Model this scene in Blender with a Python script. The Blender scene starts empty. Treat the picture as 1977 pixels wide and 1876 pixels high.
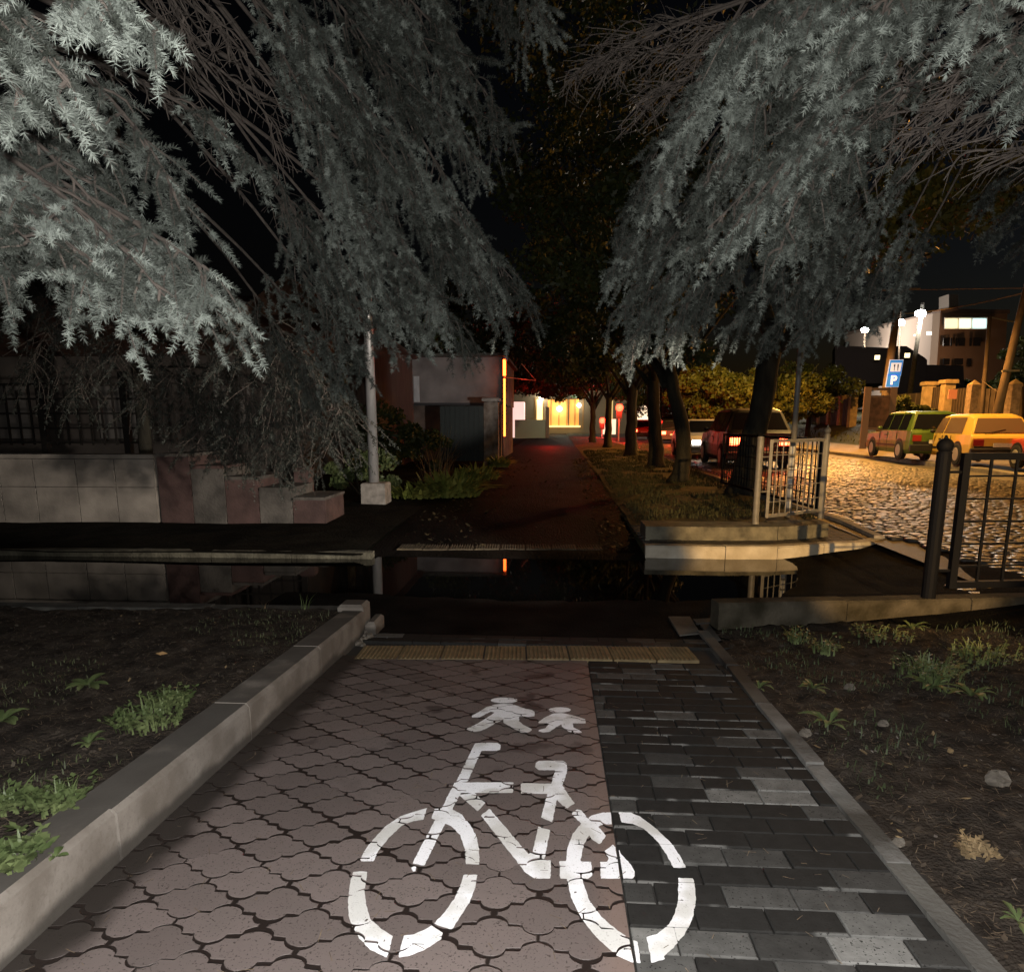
import bpy, math, random
import numpy as np
from math import sin, cos, pi, radians, sqrt, tan, atan2
random.seed(7); RNG = np.random.default_rng(7)
SC = bpy.context.scene; COL = SC.collection

# ------------------------------------------------------------------ camera
FPX, CX, CY, PITCH, YAW = 1330., 988.5, 1061.5, radians(10.5), radians(3.66)
CAM = np.array([0., 0., 1.34])
cd = bpy.data.cameras.new("camera"); cam = bpy.data.objects.new("camera", cd); COL.objects.link(cam)
cam.location = CAM; cam.rotation_euler = (pi/2-PITCH, 0, YAW)
cd.sensor_width = 36; cd.lens = 36*FPX/1977; cd.shift_y = (CY-938)/1977; cd.clip_start = .05; cd.clip_end = 1500
SC.camera = cam
# ------------------------------------------------------------------ world (night)
w = bpy.data.worlds.new("World"); SC.world = w; w.use_nodes = True
nt = w.node_tree; bg = nt.nodes['Background']
sky = nt.nodes.new('ShaderNodeTexSky'); sky.sky_type = 'NISHITA'; sky.sun_disc = False
sky.sun_elevation = radians(-4); sky.sun_rotation = radians(60)
nt.links.new(sky.outputs[0], bg.inputs[0]); bg.inputs[1].default_value = .05
# ------------------------------------------------------------------ lights that stand in the place, plus added unseen spots
def lamp(kind, loc, energy, color, size=.1, aim=None, angle=None, blend=.5):
    d = bpy.data.lights.new(kind.lower()+"_light", kind); d.energy = energy; d.color = color
    if kind in ('POINT', 'SPOT'): d.shadow_soft_size = size
    o = bpy.data.objects.new(d.name, d); COL.objects.link(o); o.location = loc
    if kind == 'SPOT': d.spot_size = radians(angle); d.spot_blend = blend
    if aim is not None:
        from mathutils import Vector
        o.rotation_euler = (Vector(aim)-Vector(loc)).to_track_quat('-Z', 'Y').to_euler()
    return o
SODIUM = (1, .43, .085); WARM = (1, .82, .60); COOLW = (.93, 1, .97)
lamp('POINT', (.02, -.03, 1.40), 560, (1, .98, .965), .012)                       # the phone's torch beside its lens
lamp('SPOT', (2.7, -5.0, 2.4), 8200, (1, .60, .22), .06, (2.9, 9.0, .12), 12.5, .4)     # street lamp low behind on the right
lamp('SPOT', (3.3, 3.4, 1.1), 2700, (1, .88, .76), .12, (-6.9, 12.6, .8), 35, .35)  # added unseen spot low at right, fills the left wall and post
lamp('SPOT', (3.3, 3.4, 1.2), 3600, (1, .92, .86), .12, (-4.4, 25, 2.9), 13, .5)      # added unseen spot on the right, brightens the gable wall
lamp('SPOT', (8.3, 20.0, 8.0), 4200, (1, .60, .19), .15, (12.5, 23, 0), 112, .6)            # sodium lamps over the road
lamp('SPOT', (12.5, 34.0, 8.0), 9500, SODIUM, .15, (12.5, 33, 0), 150, .5)
lamp('SPOT', (15.5, 6.0, 7.5), 450, (1, .66, .30), .15, (8.5, 9, 0), 110, .6)
lamp('SPOT', (17.5, 39.0, 6.0), 3800, SODIUM, .15, (24, 43, 1.5), 110, .6)
lamp('POINT', (11.0, 18.6, 6.8), 1100, SODIUM, .12)
lamp('SPOT', (8.6, 34.0, 5.5), 3600, (1, .72, .22), .15, (11.5, 45, 1.5), 100, .6)
SC.view_settings.view_transform = 'Standard'; SC.view_settings.look = 'None'
SC.view_settings.exposure = 0; SC.view_settings.gamma = 1
SC.cycles.use_denoising = True; SC.cycles.max_bounces = 5; SC.cycles.diffuse_bounces = 2
SC.cycles.glossy_bounces = 3; SC.cycles.transmission_bounces = 3; SC.cycles.sample_clamp_indirect = 3
SC.cycles.caustics_reflective = False; SC.cycles.caustics_refractive = False

# ------------------------------------------------------------------ image measurement -> world
_F = np.array([-sin(YAW)*cos(PITCH), cos(YAW)*cos(PITCH), -sin(PITCH)])
_U = np.array([-sin(YAW)*sin(PITCH), cos(YAW)*sin(PITCH), cos(PITCH)]); _R = np.array([cos(YAW), sin(YAW), 0])
def ray(x, y): return _F+_R*(x-CX)/FPX-_U*(y-CY)/FPX
def atD(x, y, d): return CAM+ray(x, y)*d
def atZ(x, y, z):
    r = ray(x, y); return CAM+r*(z-CAM[2])/r[2]
SL = .0513
def atN(x, y):
    r = ray(x, y); return CAM+r*(-1.34/(r[2]+SL*r[1]))

# ------------------------------------------------------------------ materials
def P(m): return m.node_tree.nodes['Principled BSDF']
def mat(name, col, rough=.7, var=0, scale=8, bump=0, bscale=40, metal=0, emit=None, es=0, spec=.5, col2=None, detail=4, coord='Object', stretch=None):
    m = bpy.data.materials.new(name); m.use_nodes = True; n = m.node_tree; b = P(m)
    b.inputs['Base Color'].default_value = (*col, 1); b.inputs['Roughness'].default_value = rough
    b.inputs['Metallic'].default_value = metal; b.inputs['Specular IOR Level'].default_value = spec
    if emit: b.inputs['Emission Color'].default_value = (*emit, 1); b.inputs['Emission Strength'].default_value = es
    if var or bump or col2:
        tc = n.nodes.new('ShaderNodeTexCoord'); vec = tc.outputs[coord]
        if stretch:
            mp = n.nodes.new('ShaderNodeMapping'); mp.inputs['Scale'].default_value = stretch
            n.links.new(vec, mp.inputs[0]); vec = mp.outputs[0]
    if var or col2:
        t = n.nodes.new('ShaderNodeTexNoise'); t.inputs['Scale'].default_value = scale; t.inputs['Detail'].default_value = detail
        n.links.new(vec, t.inputs['Vector'])
        r = n.nodes.new('ShaderNodeValToRGB'); r.color_ramp.elements[0].position = .35; r.color_ramp.elements[1].position = .68
        c2 = col2 if col2 else tuple(c*(1+var) for c in col)
        c1 = col if col2 else tuple(c*(1-var) for c in col)
        r.color_ramp.elements[0].color = (*c1, 1); r.color_ramp.elements[1].color = (*c2, 1)
        n.links.new(t.outputs['Fac'], r.inputs[0]); n.links.new(r.outputs[0], b.inputs['Base Color'])
    if bump:
        t2 = n.nodes.new('ShaderNodeTexNoise'); t2.inputs['Scale'].default_value = bscale; t2.inputs['Detail'].default_value = 5
        n.links.new(vec, t2.inputs['Vector'])
        bp = n.nodes.new('ShaderNodeBump'); bp.inputs['Strength'].default_value = bump; bp.inputs['Distance'].default_value = .02
        n.links.new(t2.outputs['Fac'], bp.inputs['Height']); n.links.new(bp.outputs[0], b.inputs['Normal'])
    return m
class NB:                                   # tiny node-maths helper
    def __init__(s, m): s.n = m.node_tree; s.b = P(m)
    def m(s, op, a, b=None, c=None, clamp=False):
        x = s.n.nodes.new('ShaderNodeMath'); x.operation = op; x.use_clamp = clamp
        for i, v in enumerate((a, b, c)):
            if v is None: continue
            if hasattr(v, 'links') or hasattr(v, 'is_linked'): s.n.links.new(v, x.inputs[i])
            else: x.inputs[i].default_value = v
        return x.outputs[0]
    def smooth(s, v, a, b):
        x = s.n.nodes.new('ShaderNodeMapRange'); x.interpolation_type = 'SMOOTHSTEP'
        s.n.links.new(v, x.inputs[0]); x.inputs[1].default_value = a; x.inputs[2].default_value = b; return x.outputs[0]
    def mix(s, f, a, b):
        x = s.n.nodes.new('ShaderNodeMix'); x.data_type = 'RGBA'
        if hasattr(f, 'is_linked'): s.n.links.new(f, x.inputs[0])
        else: x.inputs[0].default_value = f
        for i, v in ((6, a), (7, b)):
            if hasattr(v, 'is_linked'): s.n.links.new(v, x.inputs[i])
            else: x.inputs[i].default_value = (*v, 1)
        return x.outputs[2]
    def noise(s, vec, sc, det=4, out='Fac'):
        x = s.n.nodes.new('ShaderNodeTexNoise'); x.inputs['Scale'].default_value = sc; x.inputs['Detail'].default_value = det
        s.n.links.new(vec, x.inputs['Vector']); return x.outputs[out]
    def white(s, a, b):
        c = s.n.nodes.new('ShaderNodeCombineXYZ')
        s.n.links.new(a, c.inputs[0]); s.n.links.new(b, c.inputs[1])
        x = s.n.nodes.new('ShaderNodeTexWhiteNoise'); x.noise_dimensions = '2D'; s.n.links.new(c.outputs[0], x.inputs['Vector']); return x.outputs['Value']
    def geo(s):
        g = s.n.nodes.new('ShaderNodeNewGeometry'); return g.outputs['Position']
    def xyz(s, v):
        x = s.n.nodes.new('ShaderNodeSeparateXYZ'); s.n.links.new(v, x.inputs[0]); return x.outputs
    def bump(s, h, strength, dist):
        x = s.n.nodes.new('ShaderNodeBump'); x.inputs['Strength'].default_value = strength; x.inputs['Distance'].default_value = dist
        s.n.links.new(h, x.inputs['Height']); s.n.links.new(x.outputs[0], s.b.inputs['Normal'])
    def set(s, name, v): s.n.links.new(v, s.b.inputs[name])

# ------------------------------------------------------------------ mesh building
class MB:
    def __init__(s): s.v = []; s.f = []; s.mi = []; s.cur = 0
    def add(s, vs, fs):
        o = len(s.v); s.v.extend([tuple(map(float, q)) for q in vs]); s.f.extend([tuple(i+o for i in q) for q in fs]); s.mi.extend([s.cur]*len(fs)); return s
    def box(s, x0, x1, y0, y1, z0, z1):
        return s.hexa([(x0,y0,z0),(x1,y0,z0),(x1,y1,z0),(x0,y1,z0)], [(x0,y0,z1),(x1,y0,z1),(x1,y1,z1),(x0,y1,z1)])
    def hexa(s, lo, hi):
        return s.add(list(lo)+list(hi), [(3,2,1,0),(4,5,6,7),(0,1,5,4),(1,2,6,5),(2,3,7,6),(3,0,4,7)])
    def bevbox(s, x0, x1, y0, y1, z0, z1, b=.01):          # box with chamfered top edges
        s.add([(x0,y0,z0),(x1,y0,z0),(x1,y1,z0),(x0,y1,z0),(x0,y0,z1-b),(x1,y0,z1-b),(x1,y1,z1-b),(x0,y1,z1-b),
               (x0+b,y0+b,z1),(x1-b,y0+b,z1),(x1-b,y1-b,z1),(x0+b,y1-b,z1)],
              [(3,2,1,0),(0,1,5,4),(1,2,6,5),(2,3,7,6),(3,0,4,7),(4,5,9,8),(5,6,10,9),(6,7,11,10),(7,4,8,11),(8,9,10,11)]); return s
    def bar(s, a, b, w, h=None, up=(0,0,1)):               # rectangular bar from a to b
        h = h or w; a = np.array(a, float); b = np.array(b, float); d = b-a; d /= np.linalg.norm(d)
        u = np.array(up, float)
        if abs(d@u) > .95: u = np.array([0, 1., 0])
        r = np.cross(d, u); r /= np.linalg.norm(r); u = np.cross(r, d)
        q = [r*w/2*i+u*h/2*j for i, j in ((-1,-1),(1,-1),(1,1),(-1,1))]
        return s.hexa([a+k for k in q], [b+k for k in q])
    def tube(s, pts, rad, n=8, cap=True):
        pts = [np.array(p, float) for p in pts]
        if not hasattr(rad, '__len__'): rad = [rad]*len(pts)
        vs = []; fs = []; pr = None
        for i, p in enumerate(pts):
            d = pts[min(i+1, len(pts)-1)]-pts[max(i-1, 0)]; d = d/(np.linalg.norm(d)+1e-9)
            if pr is None:
                u = np.array([0, 0, 1.]) if abs(d[2]) < .9 else np.array([1., 0, 0])
                r = np.cross(d, u)
            else: r = pr-d*(pr@d)
            r = r/np.linalg.norm(r); pr = r; u = np.cross(d, r)
            for k in range(n):
                t = 2*pi*k/n; vs.append(p+(r*cos(t)+u*sin(t))*rad[i])
        for i in range(len(pts)-1):
            for k in range(n): k2 = (k+1) % n; fs.append((i*n+k, i*n+k2, (i+1)*n+k2, (i+1)*n+k))
        if cap: fs.append(tuple(range(n))[::-1]); fs.append(tuple((len(pts)-1)*n+k for k in range(n)))
        return s.add(vs, fs)
    def ball(s, c, r, n=10, m=7, sc=(1,1,1)):
        vs = []; fs = []
        for i in range(m+1):
            t = pi*i/m
            for k in range(n): a = 2*pi*k/n; vs.append((c[0]+r*sc[0]*sin(t)*cos(a), c[1]+r*sc[1]*sin(t)*sin(a), c[2]+r*sc[2]*cos(t)))
        for i in range(m):
            for k in range(n): k2 = (k+1) % n; fs.append((i*n+k, (i+1)*n+k, (i+1)*n+k2, i*n+k2))
        return s.add(vs, fs)
    def prism(s, poly, off):                                # extrude a polygon (3d pts) by vector off
        n = len(poly); off = np.array(off, float); a = [np.array(p, float) for p in poly]
        return s.add(a+[p+off for p in a], [tuple(range(n))[::-1], tuple(range(n, 2*n))]+[(i, (i+1) % n, n+(i+1) % n, n+i) for i in range(n)])
def link(name, me, parent=None, smooth=False):
    o = bpy.data.objects.new(name, me); COL.objects.link(o)
    if parent is not None: o.parent = parent
    return o
def build(mb, name, mats, parent=None, smooth=False, origin=None):
    me = bpy.data.meshes.new(name); vs = mb.v
    if origin is None and parent is not None and parent.get('_o'): origin = parent['_o']
    if origin is not None: vs = [(v[0]-origin[0], v[1]-origin[1], v[2]-origin[2]) for v in vs]
    me.from_pydata(vs, [], mb.f)
    if not isinstance(mats, (list, tuple)): mats = [mats]
    for m in mats: me.materials.append(m)
    if len(mats) > 1: me.polygons.foreach_set('material_index', mb.mi)
    me.polygons.foreach_set('use_smooth', [bool(smooth)]*len(me.polygons))
    me.update(); o = link(name, me, parent)
    if origin is not None and parent is None: o.location = origin
    return o
def npmesh(name, V, F, mats, parent=None, mi=None, smooth=False, attr=None):
    k = F.shape[1]; me = bpy.data.meshes.new(name)
    if parent is not None and parent.get('_o'): V = V-np.array(list(parent['_o']))
    me.vertices.add(len(V)); me.vertices.foreach_set('co', V.astype(np.float32).ravel())
    me.loops.add(F.size); me.loops.foreach_set('vertex_index', F.astype(np.int32).ravel())
    me.polygons.add(len(F)); me.polygons.foreach_set('loop_start', np.arange(0, F.size, k, dtype=np.int32))
    if not isinstance(mats, (list, tuple)): mats = [mats]
    for m in mats: me.materials.append(m)
    if mi is not None: me.polygons.foreach_set('material_index', mi.astype(np.int32))
    me.polygons.foreach_set('use_smooth', np.full(len(F), bool(smooth)))
    if attr is not None:
        a = me.attributes.new('tone', 'FLOAT', 'FACE'); a.data.foreach_set('value', attr.astype(np.float32))
    me.update(); me.validate(); return link(name, me, parent)
def tag(o, label=None, cat=None, group=None, kind=None):
    if label: o['label'] = label
    if cat: o['category'] = cat
    if group: o['group'] = group
    if kind: o['kind'] = kind
    return o
def thing(name, loc, label, cat, group=None):               # Empty at the base; parts are given in world coordinates
    o = bpy.data.objects.new(name, None); COL.objects.link(o); o.location = tuple(map(float, loc)); o.empty_display_size = .1
    o['_o'] = [float(c) for c in loc]; return tag(o, label, cat, group)
def struct(mb, name, m, **k): return tag(build(mb, name, m, **k), kind='structure')

# ------------------------------------------------------------------ palette
M = {}
M['concrete'] = mat('concrete', (.30, .275, .245), .85, .28, 9, .35, 60)
M['concrete_dark'] = mat('old_concrete', (.065, .062, .053), .85, .4, 7, .5, 40)
M['steel_grey'] = mat('grey_painted_steel', (.22, .21, .19), .5, .15, 12)
M['steel_black'] = mat('black_painted_steel', (.005, .0055, .0075), .65, spec=.08)
M['galv'] = mat('galvanised_steel', (.72, .72, .72), .34, .12, 5, .05, 20, metal=.6, stretch=(3, 3, .6))
M['white_paint'] = mat('white_paint', (.75, .75, .72), .6, .1, 20)
M['bark'] = mat('bark', (.030, .027, .018), .9, .5, 6, .9, 25, stretch=(1, 1, .3))
M['twig'] = mat('dead_twig', (.075, .061, .05), .9, .3, 20)
M['needle'] = mat('spruce_needle', (.11, .125, .105), .6, col2=(.30, .335, .295), scale=7, spec=.25)
M['leaf'] = mat('tree_leaf', (.035, .05, .014), .5, col2=(.075, .085, .022), scale=1.5, spec=.4)
M['leaf_y'] = mat('yellow_lit_leaf', (.10, .095, .02), .5, col2=(.16, .13, .02), scale=2, spec=.4)  # yellow lamplight put into the leaf colour
M['weed'] = mat('weed_leaf', (.055, .08, .028), .5, col2=(.14, .17, .07), scale=6, spec=.3)
M['straw'] = mat('dry_leaf', (.20, .14, .07), .8, .4, 30)
M['stone'] = mat('pale_stone', (.13, .112, .09), .8, .3, 20, .4, 50)
M['glass'] = mat('dark_glass', (.012, .012, .014), .08, spec=.8)
M['rubber'] = mat('tyre_rubber', (.02, .02, .02), .8)
M['black'] = mat('black_plastic', (.015, .015, .016), .5)

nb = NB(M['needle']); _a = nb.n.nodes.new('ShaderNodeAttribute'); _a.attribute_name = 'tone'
_c = nb.mix(_a.outputs['Fac'], (.013, .015, .011), (.215, .240, .210)); nb.set('Base Color', _c)  # paler new growth; inner shoots darkened to paint the shade between them
# ================================================================== TERRAIN
def base_z(Y):
    Y = np.asarray(Y, float)
    return np.interp(Y, [-50, 4.75, 5.4, 8.0, 12, 20, 30, 400], [2.5, -.244, -.29, -.25, -.12, -.03, 0, 0])
def sheet(name, xs, ys, zf, m, kind='structure', smooth=True):
    X, Y = np.meshgrid(xs, ys); Z = zf(X, Y); V = np.stack([X, Y, Z], -1).reshape(-1, 3)
    nx, ny = len(xs), len(ys); i = np.arange((ny-1)*(nx-1)); r = i//(nx-1); c = i % (nx-1); a = r*nx+c
    F = np.stack([a, a+1, a+nx+1, a+nx], -1)
    o = npmesh(name, V, F, m, smooth=smooth); o['kind'] = kind; return o
def vnoise(X, Y, s, seed=0):                                 # cheap value noise for terrain
    r = np.random.default_rng(seed); T = r.random((64, 64)); x = X/s+100; y = Y/s+100
    xi = np.floor(x).astype(int); yi = np.floor(y).astype(int); fx = x-xi; fy = y-yi; fx = fx*fx*(3-2*fx); fy = fy*fy*(3-2*fy)
    g = lambda a, b: T[a % 64, b % 64]
    return (g(xi, yi)*(1-fx)+g(xi+1, yi)*fx)*(1-fy)+(g(xi, yi+1)*(1-fx)+g(xi+1, yi+1)*fx)*fy
def road_z(X, Y): return np.interp(Y, [-20, 5, 9, 16, 60], [-.1, -.13, -.10, 0, .03])+0*X
def ground_z(X, Y):
    z = base_z(Y)-.07
    z = np.where(X > 3.9, np.minimum(z, road_z(X, Y)-.07) , z)
    z = np.where(Y < 4.9, np.where(Y < -6, -.0, z-.05), z)
    bank = np.interp(X-.025*Y, [12.6, 16, 20, 60, 140], [0, .25, 1.15, 2.5, 12])
    return z+np.where(Y > 8, bank, bank*.1)+np.where(X < -8, np.interp(-X, [8, 30, 80], [0, .3, 1.5]), 0)
m_soil = mat('dark_soil', (.018, .014, .011), .95, spec=.15, col2=(.060, .048, .037), scale=9, bump=1, bscale=70, detail=10)
m_grass = mat('night_grass', (.035, .045, .012), .9, col2=(.07, .065, .02), scale=2.5, bump=.8, bscale=25, detail=8)
sheet('ground', np.concatenate([np.linspace(-120, -10, 12), np.linspace(-9, 30, 60), np.linspace(34, 190, 14)]),
      np.concatenate([np.linspace(-60, -8, 6), np.linspace(-6, 40, 80), np.linspace(45, 330, 30)]), ground_z, m_grass)

# ------------------------------------------------------------------ near paved path
TW, TH, TX, TY = .264, .198, .095-.132, .026                # pinwheel paver lattice
# edge profile of a paver: lobe, shoulder, tip (fraction of half width -> fraction of half height)
def prof_f(t):
    t = np.asarray(t, float); h = .86
    def half(u):                                               # u 0..1 over first half; returns 1 at lobe top, 0 at middle
        r = .70; drop = np.where(u < r, 1-np.sqrt(np.maximum(0, 1-(u/r)**2)), 1)
        return 1-np.clip(drop*.90+.1*u, 0, 1)
    up = .5+(h-.5)*half(np.clip(t*2, 0, 1)); dn = .5-(h-.5)*half(np.clip((1-t)*2, 0, 1))
    return np.where(t < .5, up, dn)
def red_joint(x, y):                                         # distance to nearest joint, numpy
    q = (y-TY)/(TH/2); k = np.floor(q)
    xx = x-TX-k*TW/2; t = np.abs((xx/TW+.5) % 1-.5)*2; g = prof_f(t)
    d1 = np.abs(q-k-g)*TH/2*.8; r = np.where(q-k > g, k+1, k)
    s = ((x-TX-r*TW/2)/TW) % 1; d2 = np.abs(s-.5)*TW
    return np.minimum(d1, d2)
BR, BL, BY, BX = .1085, .212, 1.669-.1085*40, .226            # grey brick rows
def grey_joint(x, y):
    q = (y-BY)/BR; k = np.floor(q); off = np.modf(np.sin(k*12.9898)*43758.5453)[0]
    d1 = np.minimum(q-k, 1-(q-k))*BR; s = ((x-BX)/BL+np.abs(off)) % 1; d2 = np.minimum(s, 1-s)*BL
    return np.minimum(d1, d2)
m_red = bpy.data.materials.new('red_paver'); m_red.use_nodes = True; nb = NB(m_red)
pos = nb.geo(); px, py, pz = nb.xyz(pos)
wob = nb.noise(pos, 30, 2); px2 = nb.m('ADD', px, nb.m('MULTIPLY', nb.m('SUBTRACT', wob, .5), .006))
q = nb.m('DIVIDE', nb.m('SUBTRACT', nb.m('ADD', py, nb.m('MULTIPLY', nb.m('SUBTRACT', wob, .5), .006)), TY), TH/2); k = nb.m('FLOOR', q)
xx = nb.m('SUBTRACT', nb.m('SUBTRACT', px2, TX), nb.m('MULTIPLY', k, TW/2))
t = nb.m('MULTIPLY', nb.m('ABSOLUTE', nb.m('SUBTRACT', nb.m('FRACT', nb.m('ADD', nb.m('DIVIDE', xx, TW), .5)), .5)), 2)
fc = nb.n.nodes.new('ShaderNodeFloatCurve'); cv = fc.mapping.curves[0]
ts = [i/40 for i in range(41)]
cv.points[0].location = (0, float(prof_f(0))); cv.points[1].location = (1, float(prof_f(1)))
for tt in ts[1:-1]: cv.points.new(tt, float(prof_f(tt)))
for pnt in cv.points: pnt.handle_type = 'VECTOR'
fc.mapping.update(); nb.n.links.new(t, fc.inputs['Value']); g = fc.outputs[0]
fr = nb.m('SUBTRACT', q, k); d1 = nb.m('MULTIPLY', nb.m('ABSOLUTE', nb.m('SUBTRACT', fr, g)), TH/2*.8)
row = nb.m('ADD', k, nb.m('GREATER_THAN', fr, g))
s_ = nb.m('DIVIDE', nb.m('SUBTRACT', nb.m('SUBTRACT', px2, TX), nb.m('MULTIPLY', row, TW/2)), TW)
d2 = nb.m('MULTIPLY', nb.m('ABSOLUTE', nb.m('SUBTRACT', nb.m('FRACT', s_), .5)), TW)
col_id = nb.m('FLOOR', nb.m('ADD', s_, .5)); rnd = nb.white(row, col_id)
gap = nb.m('ADD', nb.m('MULTIPLY', nb.noise(pos, 5, 3), .022), -.0066)
d = nb.m('MINIMUM', d1, nb.m('MULTIPLY', d2, .6)); jm = nb.smooth(nb.m('SUBTRACT', d, gap), -.0012, .0022)   # 0 in the joint
pits = nb.smooth(nb.noise(pos, 150, 2), .33, .40)
big = nb.smooth(nb.noise(pos, 1.6, 4), .32, .62)
c = nb.mix(rnd, (.118, .092, .085), (.180, .143, .132)); c = nb.mix(nb.m('MULTIPLY', nb.noise(pos, 14, 5), .5), c, (.105, .093, .083))
c = nb.mix(nb.m('MULTIPLY', nb.m('SUBTRACT', 1, pits), .75), c, (.03, .022, .018))
edge = nb.smooth(px, .10, .2); c = nb.mix(nb.m('MULTIPLY', edge, .35), c, (.22, .14, .105))
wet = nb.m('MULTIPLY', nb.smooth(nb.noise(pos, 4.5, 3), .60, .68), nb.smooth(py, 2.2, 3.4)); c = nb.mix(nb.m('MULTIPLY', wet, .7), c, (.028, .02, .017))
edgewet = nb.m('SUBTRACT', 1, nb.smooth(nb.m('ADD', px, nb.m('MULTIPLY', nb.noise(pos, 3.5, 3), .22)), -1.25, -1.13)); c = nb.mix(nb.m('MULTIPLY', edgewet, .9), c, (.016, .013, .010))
c = nb.mix(jm, (.014, .009, .007), c); nb.set('Base Color', c)
hgt = nb.m('ADD', nb.m('MULTIPLY', jm, 1.0), nb.m('MULTIPLY', pits, .12)); hgt = nb.m('ADD', hgt, nb.m('MULTIPLY', nb.noise(pos, 60, 3), .10))
nb.bump(hgt, .8, .006); nb.b.inputs['Roughness'].default_value = .62; nb.b.inputs['Specular IOR Level'].default_value = .35
ys = np.linspace(-2.0, 4.42, 120)
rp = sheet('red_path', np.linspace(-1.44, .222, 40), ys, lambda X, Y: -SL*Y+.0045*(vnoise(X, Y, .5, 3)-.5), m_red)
# grey brick half: every brick a slightly tilted slab in one paved sheet
m_grey = mat('grey_paver', (.03, .03, .028), .5); nb = NB(m_grey)
at = nb.n.nodes.new('ShaderNodeAttribute'); at.attribute_name = 'tone'; pos = nb.geo()
nz = nb.noise(pos, 22, 5); bl = nb.smooth(nb.noise(pos, 7, 4), .50, .66)
cdark = nb.mix(nz, (.015, .0145, .0135), (.029, .028, .026)); clight = nb.mix(nz, (.12, .118, .11), (.24, .235, .22))
tn = nb.m('MINIMUM', nb.m('MULTIPLY', at.outputs['Fac'], nb.m('ADD', .45, nb.m('MULTIPLY', nb.noise(pos, 16, 4), 1.1))), 1)
px, py, pz = nb.xyz(pos)
fy = nb.m('FRACT', nb.m('DIVIDE', nb.m('SUBTRACT', py, BY), BR))    # pale lime along the near edge of some bricks
lip = nb.m('MULTIPLY', nb.m('SUBTRACT', 1, nb.smooth(fy, .07, .13)), nb.smooth(nb.noise(pos, 4.5, 2), .52, .58))
c = nb.mix(nb.m('MAXIMUM', tn, nb.m('MULTIPLY', lip, .5)), cdark, clight)
pit = nb.smooth(nb.noise(pos, 130, 2), .30, .38); c = nb.mix(pit, (.015, .014, .013), c)
nb.set('Base Color', c); nb.bump(nb.noise(pos, 90, 4), .5, .003); nb.b.inputs['Roughness'].default_value = .8; nb.b.inputs['Specular IOR Level'].default_value = .08
light = {}
for (bx, by, tv) in [(1725, 1832, 1), (1632, 1772, .62), (1300, 1822, .8), (1375, 1533, .8), (1480, 1533, .85), (1505, 1514, .8), (1462, 1414, .55), (1180, 1408, .5), (1310, 1384, .35),
                     (1190, 1668, .5), (1390, 1645, .25), (1480, 1645, .2), (1290, 1500, .22), (1640, 1700, .2), (1345, 1330, .35), (1175, 1330, .3), (1250, 1300, .3)]:
    p_ = atN(bx, by); light[(p_[0], p_[1])] = tv
V = []; F = []; T = []
for k in range(0, 72):
    y0 = BY+k*BR
    if y0 < -2.2 or y0 > 4.40: continue
    off = abs(math.modf(math.sin(k*12.9898)*43758.5453)[0]); x = BX-off*BL
    while x < 1.11:
        a0, a1 = max(x, BX)+.0022, min(x+BL, 1.112)-.0022; x += BL
        if a1-a0 < .02: continue
        b0, b1 = y0+.0025, min(y0+BR, 4.42)-.0025
        dz = random.uniform(-.003, .003)-.001; tx = random.uniform(-.006, .006); ty = random.uniform(-.008, .008)
        tone = 0 if random.random() < .80 else random.uniform(.08, .42)
        for (lx, ly), tv in light.items():
            if a0-.003 <= lx <= a1+.003 and b0-.003 <= ly <= b1+.003: tone = tv
        bb = .004; i0 = len(V); cxm, cym = (a0+a1)/2, (b0+b1)/2
        def zz(X, Y, h): return -SL*Y+dz+tx*(X-cxm)+ty*(Y-cym)+h
        for (X, Y, h) in [(a0,b0,-.012),(a1,b0,-.012),(a1,b1,-.012),(a0,b1,-.012),(a0,b0,-.002),(a1,b0,-.002),(a1,b1,-.002),(a0,b1,-.002),
                          (a0+bb,b0+bb,.001),(a1-bb,b0+bb,.001),(a1-bb,b1-bb,.001),(a0+bb,b1-bb,.001)]:
            V.append((X+random.uniform(-.0007, .0007), Y+random.uniform(-.0007, .0007), zz(X, Y, h)))
        for f in [(0,1,5,4),(1,2,6,5),(2,3,7,6),(3,0,4,7),(4,5,9,8),(5,6,10,9),(6,7,11,10),(7,4,8,11),(8,9,10,11)]:
            F.append([i0+j for j in f]); T.append(tone)
o = npmesh('grey_path', np.array(V), np.array(F), m_grey, attr=np.array(T)); o['kind'] = 'structure'
mb = MB(); mb.add([(-1.62, -2.2, .113-.02), (1.25, -2.2, .113-.02), (1.3, 5.1, -SL*5.1-.02), (-1.62, 5.1, -SL*5.1-.02)], [(0, 1, 2, 3)])
struct(mb, 'path_bed', mat('joint_sand', (.016, .013, .010), .95, .3, 30))

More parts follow.
